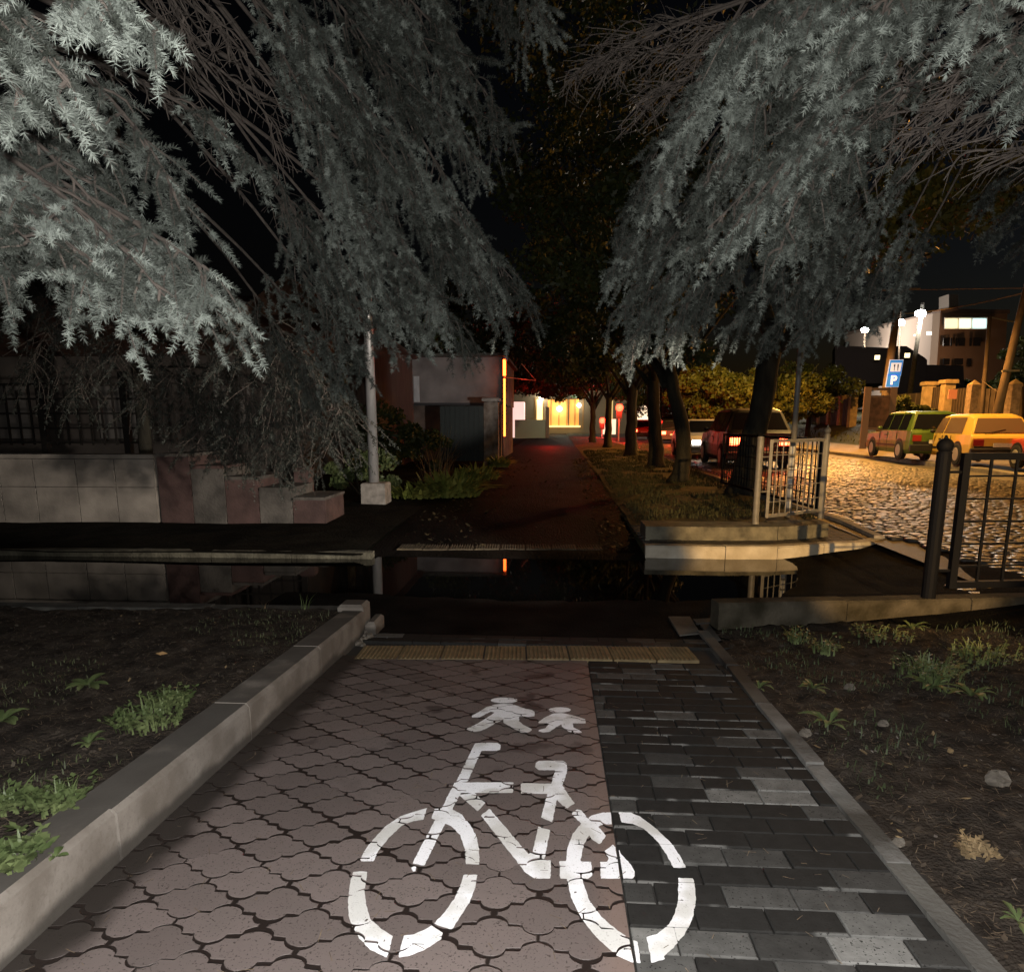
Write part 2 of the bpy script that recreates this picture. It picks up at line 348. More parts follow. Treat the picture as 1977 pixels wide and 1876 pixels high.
# flush edging along the right side of the path
m_edge = mat('edging_stone', (.035, .033, .030), .8, spec=.2, col2=(.15, .145, .13), scale=1.7, bump=.3, bscale=60, detail=6)
eg = thing('path_edging', (1.16, 1, -.05), 'thin flush stone edging between grey bricks and soil', 'kerb')
m_edge2 = mat('pale_edging_stone', (.06, .057, .05), .8, spec=.2, col2=(.24, .235, .22), scale=4, bump=.4, bscale=60, detail=7)
eb = [-2, -1, 0, .95, 1.55, 2.15, 2.9, 3.65, 4.35, 5.25]
for i in range(len(eb)-1):
    y = eb[i]; L = eb[i+1]-y; mb = MB(); j = random.uniform(-.007, .007)
    a = (1.116+j, y+.004); b_ = (1.116-j, y+L-.006); wz = .078
    lo = [(a[0], a[1], -SL*a[1]-.06), (a[0]+wz, a[1], -SL*a[1]-.06), (b_[0]+wz, b_[1], -SL*b_[1]-.06), (b_[0], b_[1], -SL*b_[1]-.06)]
    up = .012+random.uniform(-.006, .006)
    mb.hexa(lo, [(p_[0], p_[1], p_[2]+.06+up) for p_ in lo]); build(mb, 'edging_stone', m_edge2 if i in (3, 5, 6) else m_edge, eg)

# ------------------------------------------------------------------ painted bicycle marking, cut by the joints
def z2(x, y): return ((850+x/2.1345)*.7723, (1550+y/2.1345)*.7723)
def z3(x, y): return ((1100+x/3.954)*.7723, (1700+y/3.954)*.7723)
PB = [
 [(465,1005),(380,1030),(320,1050),(240,1105),(175,1175),(130,1235),(102,1290),(180,1290),(205,1235),(260,1165),(330,1100),(390,1075),(445,1067)],
 [(488,1060),(505,1008),(600,1012),(650,1040),(690,1090),(725,1150),(742,1220),(744,1307),(672,1305),(668,1230),(640,1150),(590,1100),(548,1085)],
 [(720,660),(740,657),(840,657),(858,670),(855,692),(840,700),(755,700),(680,865),(618,868)],
 [(610,872),(680,872),(640,935),(600,1012),(540,1130),(450,1312),(385,1302),(480,1120),(545,1000)],
 [(610,868),(925,868),(922,925),(640,925),(600,900)],
 [(632,935),(720,925),(775,980),(735,1022)],
 [(752,1045),(797,1008),(1005,1252),(1025,1240),(1090,1245),(1092,1285),(1125,1285),(1122,1383),(1035,1382),(985,1345)],
 [(1058,1105),(1122,1118),(1090,1285),(1022,1260)],
 [(1110,920),(1160,915),(1158,960),(1132,1082),(1072,1055)],
 [(965,872),(1125,875),(1170,870),(1200,900),(1110,930),(965,927)],
 [(1045,765),(1060,753),(1190,752),(1212,770),(1212,810),(1180,905),(1120,900),(1148,803),(1060,803),(1040,785)],
 [(1155,960),(1165,905),(1198,903),(1215,930),(1252,980),(1205,1012),(1180,985)],
 [(1455,1027),(1400,1030),(1340,1045),(1290,1085),(1245,1140),(1215,1210),(1205,1290),(1210,1380),(1235,1490),(1290,1600),(1370,1700),(1470,1790),(1560,1830),(1603,1835),(1600,1790),(1585,1720),(1545,1700),(1480,1660),(1400,1590),(1330,1500),(1295,1400),(1283,1290),(1300,1200),(1340,1130),(1395,1095),(1457,1092)],
 [(1487,1027),(1550,1030),(1600,1050),(1680,1110),(1770,1195),(1820,1270),(1847,1325),(1778,1325),(1740,1250),(1690,1180),(1620,1115),(1560,1090),(1502,1082)],
 [(1885,1380),(1897,1440),(1897,1520),(1880,1600),(1840,1680),(1780,1750),(1725,1800),(1735,1812),(1660,1832),(1655,1790),(1635,1695),(1690,1680),(1760,1620),(1790,1560),(1805,1480),(1805,1378)],
 [(1265,1012),(1290,1018),(1325,1065),(1375,1100),(1420,1155),(1385,1200),(1345,1175),(1290,1090),(1240,1045),(1240,1030)],
 [(1170,1288),(1340,1292),(1348,1365),(1320,1385),(1175,1383)],
 [(1387,1292),(1425,1292),(1435,1275),(1408,1240),(1455,1200),(1490,1230),(1500,1250),(1555,1310),(1573,1345),(1570,1370),(1560,1382),(1392,1382)],
 [(70,1345),(50,1420),(42,1500),(45,1570),(65,1640),(100,1700),(160,1760),(250,1807),(268,1750),(282,1688),(220,1650),(165,1600),(140,1530),(132,1440),(147,1345)],
 [(312,1805),(340,1685),(390,1680),(440,1660),(490,1632),(548,1672),(540,1705),(450,1765),(370,1795)],
 [(733,1362),(725,1420),(690,1510),(640,1590),(595,1658),(500,1622),(560,1560),(610,1490),(645,1410),(660,1362)],
 [(380,1318),(405,1318),(405,1340),(390,1345)]]
PA = [[(635+133*cos(a*pi/12), 203+29*sin(a*pi/12)) for a in range(24)],
 [(540,245),(620,237),(710,240),(775,262),(850,288),(905,297),(938,320),(932,362),(870,368),(780,366),(782,410),(830,450),(905,485),(905,500),(880,520),(800,522),(740,490),(625,425),(628,395),(560,425),(460,480),(400,507),(330,517),(262,492),(270,480),(350,445),(440,390),(540,325),(500,315),(440,345),(390,372),(315,373),(315,355),(380,320),(460,270)]]
PC = [[(1182+110*cos(a*pi/12), 297+26*sin(a*pi/12)) for a in range(24)],
 [(1120,332),(1200,327),(1290,345),(1360,365),(1435,390),(1442,430),(1385,432),(1310,430),(1320,470),(1400,512),(1400,522),(1340,535),(1270,510),(1205,470),(1200,440),(1140,475),(1080,515),(1020,522),(972,510),(980,495),(1040,480),(1080,435),(1060,430),(975,430),(970,418),(1040,370)]]
def sdf(polys, X, Y):                                        # >0 inside the union
    best = np.full(X.shape, -9.)
    for pl in polys:
        ins = np.zeros(X.shape, bool); dd = np.full(X.shape, 9.); n = len(pl)
        for i in range(n):
            x0, y0 = pl[i]; x1, y1 = pl[(i+1) % n]
            ins ^= ((y0 > Y) != (y1 > Y)) & (X < (x1-x0)*(Y-y0)/((y1-y0) if y1 != y0 else 1e-9)+x0)
            L2 = (x1-x0)**2+(y1-y0)**2+1e-12; u = np.clip(((X-x0)*(x1-x0)+(Y-y0)*(y1-y0))/L2, 0, 1)
            dd = np.minimum(dd, np.hypot(X-x0-u*(x1-x0), Y-y0-u*(y1-y0)))
        best = np.maximum(best, np.where(ins, dd, -dd))
    return best
m_mark = mat('road_marking_paint', (.62, .62, .62), .5); nb = NB(m_mark); pos = nb.geo()
c = nb.mix(nb.smooth(nb.noise(pos, 6, 5), .42, .62), (.86, .86, .88), (.60, .59, .56)); c = nb.mix(nb.m('MULTIPLY', nb.smooth(nb.noise(pos, 160, 2), .60, .70), .5), c, (.30, .28, .26))
nb.set('Base Color', c); nb.bump(nb.noise(pos, 200, 2), .3, .002)
def marking(name, polys, zf, label, st=.0038):
    wp = [[tuple(atN(*zf(*q))[:2]) for q in pl] for pl in polys]
    al = np.array([q for pl in wp for q in pl]); x0, y0 = al.min(0)-.02; x1, y1 = al.max(0)+.02
    xs = np.arange(x0, x1, st); ys = np.arange(y0, y1, st); X, Y = np.meshgrid(xs, ys)
    f = sdf(wp, X, Y)+.003*(vnoise(X, Y, .012, 5)-.5)
    gp = np.where(X < BX, .0015+.006*(vnoise(X, Y, .06, 8)-.35), .0010)
    jd = np.where(X < BX, red_joint(X, Y), grey_joint(X, Y)); jd = np.minimum(jd, np.abs(X-BX-.0)-.003)
    f = np.minimum(f, jd-gp); f = np.minimum(f, (.86-vnoise(X, Y, .02, 11)*.55-vnoise(X, Y, .008, 12)*.45)*.05)
    # marching squares
    V = []; F = []; idx = {}
    def vert(i, j): 
        k_ = (0, i, j)
        if k_ not in idx: idx[k_] = len(V); V.append((xs[j], ys[i]))
        return idx[k_]
    def ev(i, j, i2, j2):
        k_ = (1, i, j, i2, j2) if (i, j) < (i2, j2) else (1, i2, j2, i, j)
        if k_ not in idx:
            a, b = f[i, j], f[i2, j2]; u = a/(a-b); idx[k_] = len(V); V.append((xs[j]+(xs[j2]-xs[j])*u, ys[i]+(ys[i2]-ys[i])*u))
        return idx[k_]
    ins = f > 0; cnt = ins[:-1, :-1].astype(int)+ins[1:, :-1]+ins[:-1, 1:]+ins[1:, 1:]
    for i, j in zip(*np.nonzero(cnt)):
        cs = [(i, j), (i, j+1), (i+1, j+1), (i+1, j)]; out = []
        for a in range(4):
            p_, q_ = cs[a], cs[(a+1) % 4]
            if ins[p_]: out.append(vert(*p_))
            if ins[p_] != ins[q_]: out.append(ev(*p_, *q_))
        if len(out) >= 3: F.append(tuple(out))
    mb = MB(); mb.v = [(x, y, -SL*y+.0038) for x, y in V]; mb.f = F; mb.mi = [0]*len(F)
    o = build(mb, name, m_mark); tag(o, label, 'road marking')
marking('bicycle_marking', PB, z2, 'large white painted bicycle symbol stretched across red and grey pavers')
marking('pedestrian_marking', PA, z3, 'larger white walking figure painted above the bicycle symbol')
marking('pedestrian_marking', PC, z3, 'smaller white child figure painted beside the larger walking figure')

# ------------------------------------------------------------------ tactile strips
m_tact = mat('tactile_paver', (.13, .095, .045), .7, col2=(.21, .155, .075), scale=9, bump=.3, bscale=60, detail=5)
def tactile(name, a, b, n, dep, zf, label, ribs=9, m_tact=m_tact):
    a = np.array(a[:2]); b = np.array(b[:2]); t_ = thing(name, (*((a+b)/2), zf(*((a+b)/2))), label, 'tactile paving')
    d = (b-a)/n; L = np.linalg.norm(d); u = d/L; v = np.array([-u[1], u[0]])
    for i in range(n):
        mb = MB(); o_ = a+d*i+u*.006; q = []
        for (s1, s2) in ((0, 0), (L-.012, 0), (L-.012, dep), (0, dep)): p_ = o_+u*s1+v*s2; q.append((p_[0], p_[1], zf(*p_)))
        dz = random.uniform(-.003, .003); mb.hexa([(x, y, z-.05) for x, y, z in q], [(x, y, z+dz) for x, y, z in q])
        for r in range(ribs):
            s0 = .015+r*(L-.042)/(ribs-.4); s1 = s0+(L-.03)/ribs*.52; q2 = []
            for (e, g_) in ((s0, .012), (s1, .012), (s1, dep-.012), (s0, dep-.012)): p_ = o_+u*e+v*g_; q2.append((p_[0], p_[1], zf(*p_)+dz))
            mb.hexa([(x, y, z-.002) for x, y, z in q2], [(x+(.004 if k_ in (0, 3) else -.004), y, z+.006) for k_, (x, y, z) in enumerate(q2)])
        build(mb, 'tactile_plate', m_tact, t_)
A = atN(682, 1272); B = atN(1352, 1275)
tactile('tactile_strip', A, B, 8, .33, lambda x, y: -SL*y+.004, 'ribbed yellowish tactile strip across the near path end')
# row of bricks beyond the strip
mb = MB(); T = []; F = []; V = []
for k in range(2):
    x = -1.46-(k*.1)
    while x < 1.15:
        y0 = 4.80+k*.11+.0*x; l = .21; tone = random.choice([0, 0, 0, .15, .5, 0]); i0 = len(V)
        for (X, Y, h) in [(x,y0,-.03),(x+l-.006,y0,-.03),(x+l-.006,y0+.104,-.03),(x,y0+.104,-.03),(x,y0,.002),(x+l-.006,y0,.002),(x+l-.006,y0+.104,.002),(x,y0+.104,.002)]:
            V.append((X, Y, -SL*Y+h+random.uniform(-.002, .002)))
        for f in [(0,1,5,4),(1,2,6,5),(2,3,7,6),(3,0,4,7),(4,5,6,7)]: F.append([i0+j for j in f]); T.append(tone)
        x += l
o = npmesh('brick_course', np.array(V), np.array(F), m_grey, attr=np.array(T)); o['kind'] = 'structure'; o.name = 'path_end_bricks'

# ------------------------------------------------------------------ driveway, water
def drive_z(X, Y):
    z = np.interp(Y, [4.4, 4.98, 5.35, 6.15, 6.7, 7.9, 8.6], [-.30, -.262, -.270, -.2745, -.30, -.33, -.33])
    z = z+np.interp(X, [-30, -2.2, -1.2, 2.0, 3.2, 4.4], [-.02, 0, 0, 0, .075, .19])+.014*(vnoise(X, Y, .9, 21)-.5)+.006*(vnoise(X, Y, .15, 22)-.5)
    return np.where(X < -2.6, np.minimum(z, -.30), z)
m_asph = mat('wet_asphalt', (.004, .004, .004), .95, spec=.03, col2=(.013, .012, .011), scale=3, bump=.9, bscale=60, detail=8)
sheet('driveway', np.concatenate([np.linspace(-30, -5, 12), np.linspace(-4.8, 4.8, 110)]), np.linspace(4.9, 9.0, 50), drive_z, m_asph)
m_water = mat('puddle_water', (.003, .003, .003), .025, spec=.5); P(m_water).inputs['IOR'].default_value = 1.33
nb = NB(m_water); nb.bump(nb.noise(nb.geo(), 5, 1), .012, .01)
mb = MB(); mb.add([(-30, 5.0, -.279), (4.4, 5.0, -.279), (4.4, 8.6, -.279), (-30, 8.6, -.279)], [(0, 1, 2, 3)]); struct(mb, 'water', m_water)
# odd slabs at the near shore on the right
mb = MB()
for pl in ([(1290,1190),(1332,1190),(1352,1222),(1312,1226)], [(1338,1195),(1390,1192),(1392,1199),(1345,1203)], [(1352,1206),(1368,1204),(1392,1235),(1380,1238)]):
    q = [atZ(*p_, -.262) for p_ in pl]; mb.prism([(p_[0], p_[1], p_[2]-.03) for p_ in q], (0, 0, .032))
tag(build(mb, 'broken_slab', m_edge), 'broken pale paving slabs at the puddle edge by right kerb', 'paving slab')

# ------------------------------------------------------------------ kerbs
m_kerb = mat('kerb_concrete', (.235, .205, .175), .85); nb = NB(m_kerb); pos = nb.geo()
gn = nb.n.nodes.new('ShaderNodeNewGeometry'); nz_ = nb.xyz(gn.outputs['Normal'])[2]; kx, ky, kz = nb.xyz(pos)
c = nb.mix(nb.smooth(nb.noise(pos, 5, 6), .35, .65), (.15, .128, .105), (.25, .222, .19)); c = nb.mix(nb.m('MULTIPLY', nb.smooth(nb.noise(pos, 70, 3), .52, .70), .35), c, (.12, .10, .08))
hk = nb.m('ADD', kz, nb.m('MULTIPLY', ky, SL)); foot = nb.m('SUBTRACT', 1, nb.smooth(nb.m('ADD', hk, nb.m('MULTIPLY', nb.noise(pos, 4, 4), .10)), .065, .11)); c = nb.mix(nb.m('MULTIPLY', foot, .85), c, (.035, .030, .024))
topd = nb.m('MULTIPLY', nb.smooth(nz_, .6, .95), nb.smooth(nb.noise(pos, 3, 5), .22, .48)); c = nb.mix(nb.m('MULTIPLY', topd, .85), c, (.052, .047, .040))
nb.set('Base Color', c); nb.bump(nb.noise(pos, 120, 5), .35, .004)
def kerb(name, pts, wdt, top, bot, label, L=1.0, m=m_kerb, cat='kerb', group=None, slope=None, side=1):
    """row of kerb stones along a polyline; the line is the face, the stone extends to its left (side=1)"""
    t_ = thing(name, (*pts[0], bot(*pts[0]) if callable(bot) else bot), label, cat, group)
    tops = top if callable(top) else (lambda x, y: top); bots = bot if callable(bot) else (lambda x, y: bot)
    for i in range(len(pts)-1):
        a = np.array(pts[i], float); b = np.array(pts[i+1], float); d = b-a; n = max(1, int(round(np.linalg.norm(d)/L))); 
        for k_ in range(n):
            p0 = a+d*k_/n; p1 = a+d*(k_+1)/n; u = d/np.linalg.norm(d); v = np.array([-u[1], u[0]])*side
            p0 = p0+u*.004; p1 = p1-u*.004; j = random.uniform(-.004, .004); jz = random.uniform(-.005, .005)
            mb = MB(); q = [p0+v*j, p1+v*j, p1+v*(wdt+j), p0+v*(wdt+j)]; c_ = .018
            q2 = [q[0]+v*c_, q[1]+v*c_, q[2], q[3]]
            lo = [(x, y, bots(x, y)) for x, y in q]; mid = [(x, y, tops(x, y)+jz-(c_ if r < 2 else 0)) for r, (x, y) in enumerate(q)]; hi = [(x, y, tops(x, y)+jz) for x, y in q2]
            mb.add(lo+mid+hi, [(3,2,1,0),(0,1,5,4),(1,2,6,5),(2,3,7,6),(3,0,4,7),(4,5,9,8),(5,6,10,9),(7,4,8,11),(8,9,10,11)])
            build(mb, 'kerb_stone', m, t_)
    return t_
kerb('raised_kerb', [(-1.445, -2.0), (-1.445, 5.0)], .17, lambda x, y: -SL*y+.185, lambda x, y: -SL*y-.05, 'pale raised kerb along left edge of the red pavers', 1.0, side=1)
# corner piece and kerb running left along the driveway
cq = thing('corner_kerb', (-1.5, 5.1, -.28), 'kerb corner stone with crumbled foot at the puddle', 'kerb')
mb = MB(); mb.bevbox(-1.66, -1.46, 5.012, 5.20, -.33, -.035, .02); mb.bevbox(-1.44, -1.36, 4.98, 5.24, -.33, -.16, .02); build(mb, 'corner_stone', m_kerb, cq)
mb = MB()
for i in range(26): mb.ball((-1.44+random.uniform(-.02, .07), 4.72+random.random()*.6, -.235-random.random()*.03), random.uniform(.012, .035), 6, 4, (1, 1.3, .8))
build(mb, 'rubble', M['stone'], cq)
kerb('driveway_kerb', [(-1.67, 5.2), (-12.0, 4.95)], .15, lambda x, y: -.085, -.33, 'low dark kerb between left lawn and black puddle', 1.0, M['concrete_dark'], side=1)
kr = [(1.285, 5.33), (3.4, 5.68), (9.5, 6.7)]
kerb('fence_kerb', kr, .16, lambda x, y: -.055-.005*x, -.32, 'worn concrete kerb under the black steel fence', 1.0, mat('mossy_kerb', (.025, .022, .014), .95, spec=.1, col2=(.085, .074, .055), scale=4, bump=.6, bscale=40), side=1)

# far side: bright kerb curving to the road, block plateau, concrete slab
m_kerb2 = mat('whitewashed_kerb', (.42, .37, .28), .8, col2=(.60, .55, .45), scale=5, bump=.4, bscale=40, detail=7)
fk = [(1.09, 8.30), (2.0, 8.22), (2.9, 8.20), (3.55, 8.40), (4.12, 8.86), (4.16, 9.1)]
fk = [tuple(atZ(*q, -.275)[:2]) for q in [(1245, 1076), (1400, 1079), (1500, 1079), (1590, 1073), (1660, 1071), (1706, 1062)]]
kerb('island_kerb', fk, .15, lambda x, y: -.125, -.36, 'bright curved kerb of the traffic island above the puddle', .95, m_kerb2, side=1)
kerb('road_kerb', [fk[-1], (4.28, 10.2), (4.05, 14), (4.0, 20), (4.0, 60)], .13, lambda x, y: road_z(x, y)+.02, lambda x, y: road_z(x, y)-.2, 'thin kerb between tree verge and cobbled road', 1.0, M['concrete'], side=1)
m_blk = mat('island_paver', (.06, .05, .038), .8, .3, 12, .4, 60)
plate = MB(); F2 = []
# herringbone/brick cover of the island
poly = [tuple(p_) for p_ in fk]+[(4.15, 10.3), (1.1, 10.3)]
def inpoly(x, y, pl):
    r = False; n = len(pl)
    for i in range(n):
        x0, y0 = pl[i]; x1, y1 = pl[(i+1) % n]
        if (y0 > y) != (y1 > y) and x < (x1-x0)*(y-y0)/(y1-y0)+x0: r = not r
    return r
yy = 8.2; rw = 0
while yy < 10.2:
    xx_ = 1.1-(rw % 2)*.1
    while xx_ < 4.3:
        X = xx_; ok = all(inpoly(X+dx, yy-.10+dy, poly) for dx, dy in ((0, -.02), (.2, -.02), (0, .1), (.2, .1)))
        if ok: plate.box(X+.003, X+.198, yy+.003, yy+.1, -.17, -.137+random.uniform(-.003, .003))
        xx_ += .2
    yy += .103; rw += 1
struct(plate, 'island_paving', m_blk)
mb = MB(); mb.add([(p_[0], p_[1]+.12, -.150) for p_ in fk]+[(4.15, 11, -.150), (1.1, 11, -.150)], [tuple(range(len(fk)+2))]); struct(mb, 'island_bed', M['concrete_dark'])
sl = [tuple(atZ(*q, -.14)[:2]) for q in [(1245, 1042), (1400, 1044), (1500, 1043), (1560, 1040), (1598, 1036)]]
def arcwall(pts, back, z0, z1, mb):
    n = len(pts); lo = [(x, y, z0) for x, y in pts]+[(x, y, z0) for x, y in back]; hi = [(x, y, z1) for x, y, _ in lo]
    m_ = len(lo); mb.add(lo+hi, [tuple(range(m_, 2*m_))]+[(i, (i+1) % m_, m_+(i+1) % m_, m_+i) for i in range(m_)])
sb = thing('concrete_slab', (2.4, 9.6, -.14), 'long rough concrete block under the grey railing', 'concrete block')
for (i0, i1) in ((0, 2), (2, 5)):
    mb = MB(); pts = sl[i0:i1+1] if i1 < 5 else sl[i0:]; pts = [(pts[0][0]+.006, pts[0][1])]+pts[1:]
    back = [(pts[-1][0]+.03, pts[-1][1]+.42), (pts[0][0], pts[0][1]+.55)]; arcwall(pts, back, -.17, .035, mb)
    build(mb, 'slab_block', mat('rough_concrete', (.10, .093, .07), .9, col2=(.22, .205, .15), scale=7, bump=.8, bscale=30, detail=8), sb)

# ------------------------------------------------------------------ far path, strip and verge
m_path = mat('far_wet_path', (.0045, .004, .0035), .7, spec=.05, col2=(.013, .0105, .009), scale=2.2, bump=.8, bscale=40, detail=8, stretch=(1, .35, 1))
yf = np.concatenate([np.linspace(8.05, 30, 90), np.linspace(31, 120, 40)])
sheet('far_path', np.linspace(-2.35, 1.08, 24), yf, lambda X, Y: np.interp(Y, [8.05, 8.15, 8.5, 12, 20, 30, 400], [-.31, -.245, -.24, -.115, -.03, 0, 0])+.02*(vnoise(X, Y, .7, 31)-.5)+.012*(vnoise(X, Y, .2, 32)-.5), m_path)
tactile('tactile_strip', atZ(765, 1060, -.235), atZ(1165, 1061, -.235), 8, .34, lambda x, y: -.232+.0*x, 'dim ribbed tactile strip across the far path beyond the puddle', m_tact=mat('shaded_tactile', (.045, .034, .02), .8, col2=(.085, .066, .036), scale=9))  # darker copy of the tactile colour paints the far strip as unlit
kerb('far_driveway_kerb', [(-1.3-.9, 8.0), (-20, 7.75)], .15, lambda x, y: -.20, -.36, 'mossy kerb stones on the far side of the puddle, left', 1.0, mat('mossy_far_kerb', (.05, .045, .03), .9, col2=(.13, .12, .085), scale=5, bump=.8, bscale=30), side=-1)
def verge_z(X, Y): return np.interp(Y, [9.8, 12, 20, 30, 400], [-.11, -.06, .02, .05, .05])+.09*(vnoise(X, Y, 1.1, 41)-.4)+.04*(vnoise(X, Y, .3, 42)-.5)-np.interp(np.abs(X-2.55), [1.0, 1.45], [0, .06])
m_verge = mat('leafy_verge', (.028, .024, .011), .9, col2=(.10, .082, .03), scale=6, bump=1, bscale=40, detail=8)
sheet('verge', np.linspace(1.1, 4.1, 30), np.concatenate([np.linspace(10.0, 40, 140), np.linspace(41, 110, 50)]), verge_z, m_verge)
def lyard_z(X, Y): return np.interp(Y, [7.7, 8.2, 11, 20, 60], [-.22, -.2, -.12, -.03, 0])+.05*(vnoise(X, Y, 1, 43)-.5)
sheet('left_yard', np.linspace(-40, -2.3, 60), np.linspace(7.9, 60, 90), lyard_z, mat('dark_yard', (.006, .0055, .004), .95, spec=.05, col2=(.018, .016, .012), scale=3, bump=.8, bscale=25))

PATHZ = lambda X, Y: np.interp(Y, [8.05, 8.15, 8.5, 12, 20, 30, 400], [-.31, -.245, -.24, -.115, -.03, 0, 0])+.012+0*X
# ------------------------------------------------------------------ road of cobbles
m_cob = mat('cobble', (.075, .07, .062), .42, .45, 9, .35, 60, detail=3)
mb = MB(); mb.add([(4.05, -30, -.18), (60, -30, -.18), (60, 5, -.18), (4.0, 5, -.18)], [(0, 1, 2, 3)])
def road_under(X, Y): return road_z(X, Y)-.03
sheet('road_bed', np.linspace(3.95, 12.6, 30), np.concatenate([np.linspace(-8, 30, 60), np.linspace(31, 140, 40)]), road_under, mat('road_grit', (.03, .027, .023), .6, .4, 15, .6, 60))
V = []; F = []; n0 = 0
rs = np.random.default_rng(5)
yv = 5.0; rowi = 0
def cx_lim(yv): return 10.2+.012*yv if yv > 8 else 11.3
while yv < 46:
    stp = .15 if yv < 22 else .2; xs = 4.22 if yv > 8.9 else 3.35+max(0, (7-yv))*.3
    if yv < 6.6: xs = 3.6
    xx_ = xs+rs.random()*.08
    while xx_ < cx_lim(yv):
        wv = (.17 if yv < 22 else .21)*rs.uniform(.8, 1.25); lv = stp*rs.uniform(.86, .98)
        yc = yv+.06*sin(xx_*1.7)+rs.uniform(-.012, .012); z = float(road_z(0., yc)) if xx_ > 4.3 else float(np.interp(xx_, [3.3, 4.3], [-.19, road_z(0., yc)]))
        if yv < 8.9 and xx_ < 4.35 and yv > 6.6: xx_ += wv; continue
        h = rs.uniform(.008, .018); t1, t2 = rs.uniform(-.06, .06, 2)
        a = wv*.47; b = lv*.47; X0 = xx_+wv/2
        ring = [(-a, -b*.8), (-a*.75, -b), (a*.75, -b), (a, -b*.8), (a, b*.8), (a*.75, b), (-a*.75, b), (-a, b*.8)]
        i0 = len(V)
        for x_, y_ in ring: V.append((X0+x_, yc+y_, z-.02))
        for x_, y_ in ring: V.append((X0+x_*.94, yc+y_*.94, z+h*.35+t1*x_+t2*y_))
        for x_, y_ in ring[::2]: V.append((X0+x_*.6, yc+y_*.6, z+h+t1*x_+t2*y_))
        for k_ in range(8): k2 = (k_+1) % 8; F.append((i0+k_, i0+k2, i0+8+k2, i0+8+k_))
        for k_ in range(4): F.append((i0+8+2*k_, i0+9+2*k_, i0+8+(2*k_+2) % 8, i0+16+(k_+1) % 4)); F.append((i0+8+2*k_, i0+16+(k_+1) % 4, i0+16+k_, i0+16+k_))
        F.append((i0+16, i0+17, i0+18, i0+19)); xx_ += wv
    yv += stp; rowi += 1
F = [f if len(set(f)) == 4 else f[:3] for f in F]
mb = MB(); mb.v = V; mb.f = F; mb.mi = [0]*len(F); struct(mb, 'road', m_cob, smooth=True)
sheet('gutter', np.linspace(0, 1.3, 8), np.linspace(8.1, 60, 70), lambda X, Y: road_z(X, Y)+.004+.01*(vnoise(X, Y, .5, 81)-.5), mat('gutter_concrete', (.13, .115, .09), .5, .35, 2.5, .4, 30))
_g = bpy.data.objects['gutter']; _g.location.x = 10.22; _g.rotation_euler.z = -.012
# paved lay-by beyond the cobbles with its kerb
pk = [tuple(atZ(*q, .02)[:2]) for q in [(1977, 925), (1900, 913), (1780, 897), (1640, 881)]]; pk = [(11.35, 8.0)]+pk+[(12.2, 60)]
m_lay = mat('concrete_apron', (.20, .17, .13), .7, .3, 3, .4, 40)
kerb('layby_kerb', pk, .3, lambda x, y: road_z(x, y)+.13, lambda x, y: road_z(x, y)-.1, 'broad pale kerb in front of the parked cars', 1.2, mat('layby_concrete', (.25, .22, .17), .85, .25, 4, .5, 40), side=-1)
sheet('layby', np.linspace(11.5, 17.5, 14), np.concatenate([np.linspace(-5, 40, 50), np.linspace(42, 110, 20)]), lambda X, Y: np.where(X > 11.62+.012*(Y-8), road_z(X, Y)+.02+np.interp(X, [12.2, 17.5], [0, .12]), road_z(X, Y)-.12), m_lay)
def bank_z(X, Y): return np.interp(X-.025*(Y-20), [16.5, 18, 23, 40], [.12, .45, 1.15, 1.6])+.08*(vnoise(X, Y, 1.5, 51)-.5)
sheet('grass_bank', np.linspace(16.7, 60, 50), np.linspace(0, 120, 80), bank_z, mat('bank_grass', (.05, .06, .015), .9, col2=(.10, .105, .03), scale=2, bump=1, bscale=12, detail=8))

# ------------------------------------------------------------------ soil beds near
def lbed(X, Y): return -SL*Y+.165+.05*(vnoise(X, Y, .8, 61)-.5)*np.interp(X, [-2.2, -1.7], [1, .3])+.030*(vnoise(X, Y, .16, 62)-.5)+.016*(vnoise(X, Y, .05, 63)-.5)
sheet('left_lawn', np.concatenate([np.linspace(-14, -5, 20), np.linspace(-4.9, -1.60, 150)]), np.linspace(-2, 5.06, 220), lbed, m_soil)
def rbed(X, Y): return -SL*Y-.01+.05*(vnoise(X, Y, .8, 64)-.5)+.03*(vnoise(X, Y, .17, 65)-.5)*np.interp(X, [1.2, 1.4], [.2, 1])+.018*(vnoise(X, Y, .05, 66)-.5)+np.interp(X-1.19, [0, .5, 3], [0, .05, .14])
def rb2(X, Y):
    lim = 5.33+(X-1.285)*.165; return np.where(Y > lim, -.34, rbed(X, Y))
sheet('right_bed', np.concatenate([np.linspace(1.192, 4, 130), np.linspace(4.1, 12, 30)]), np.linspace(-2, 6.6, 240), rb2, m_soil)

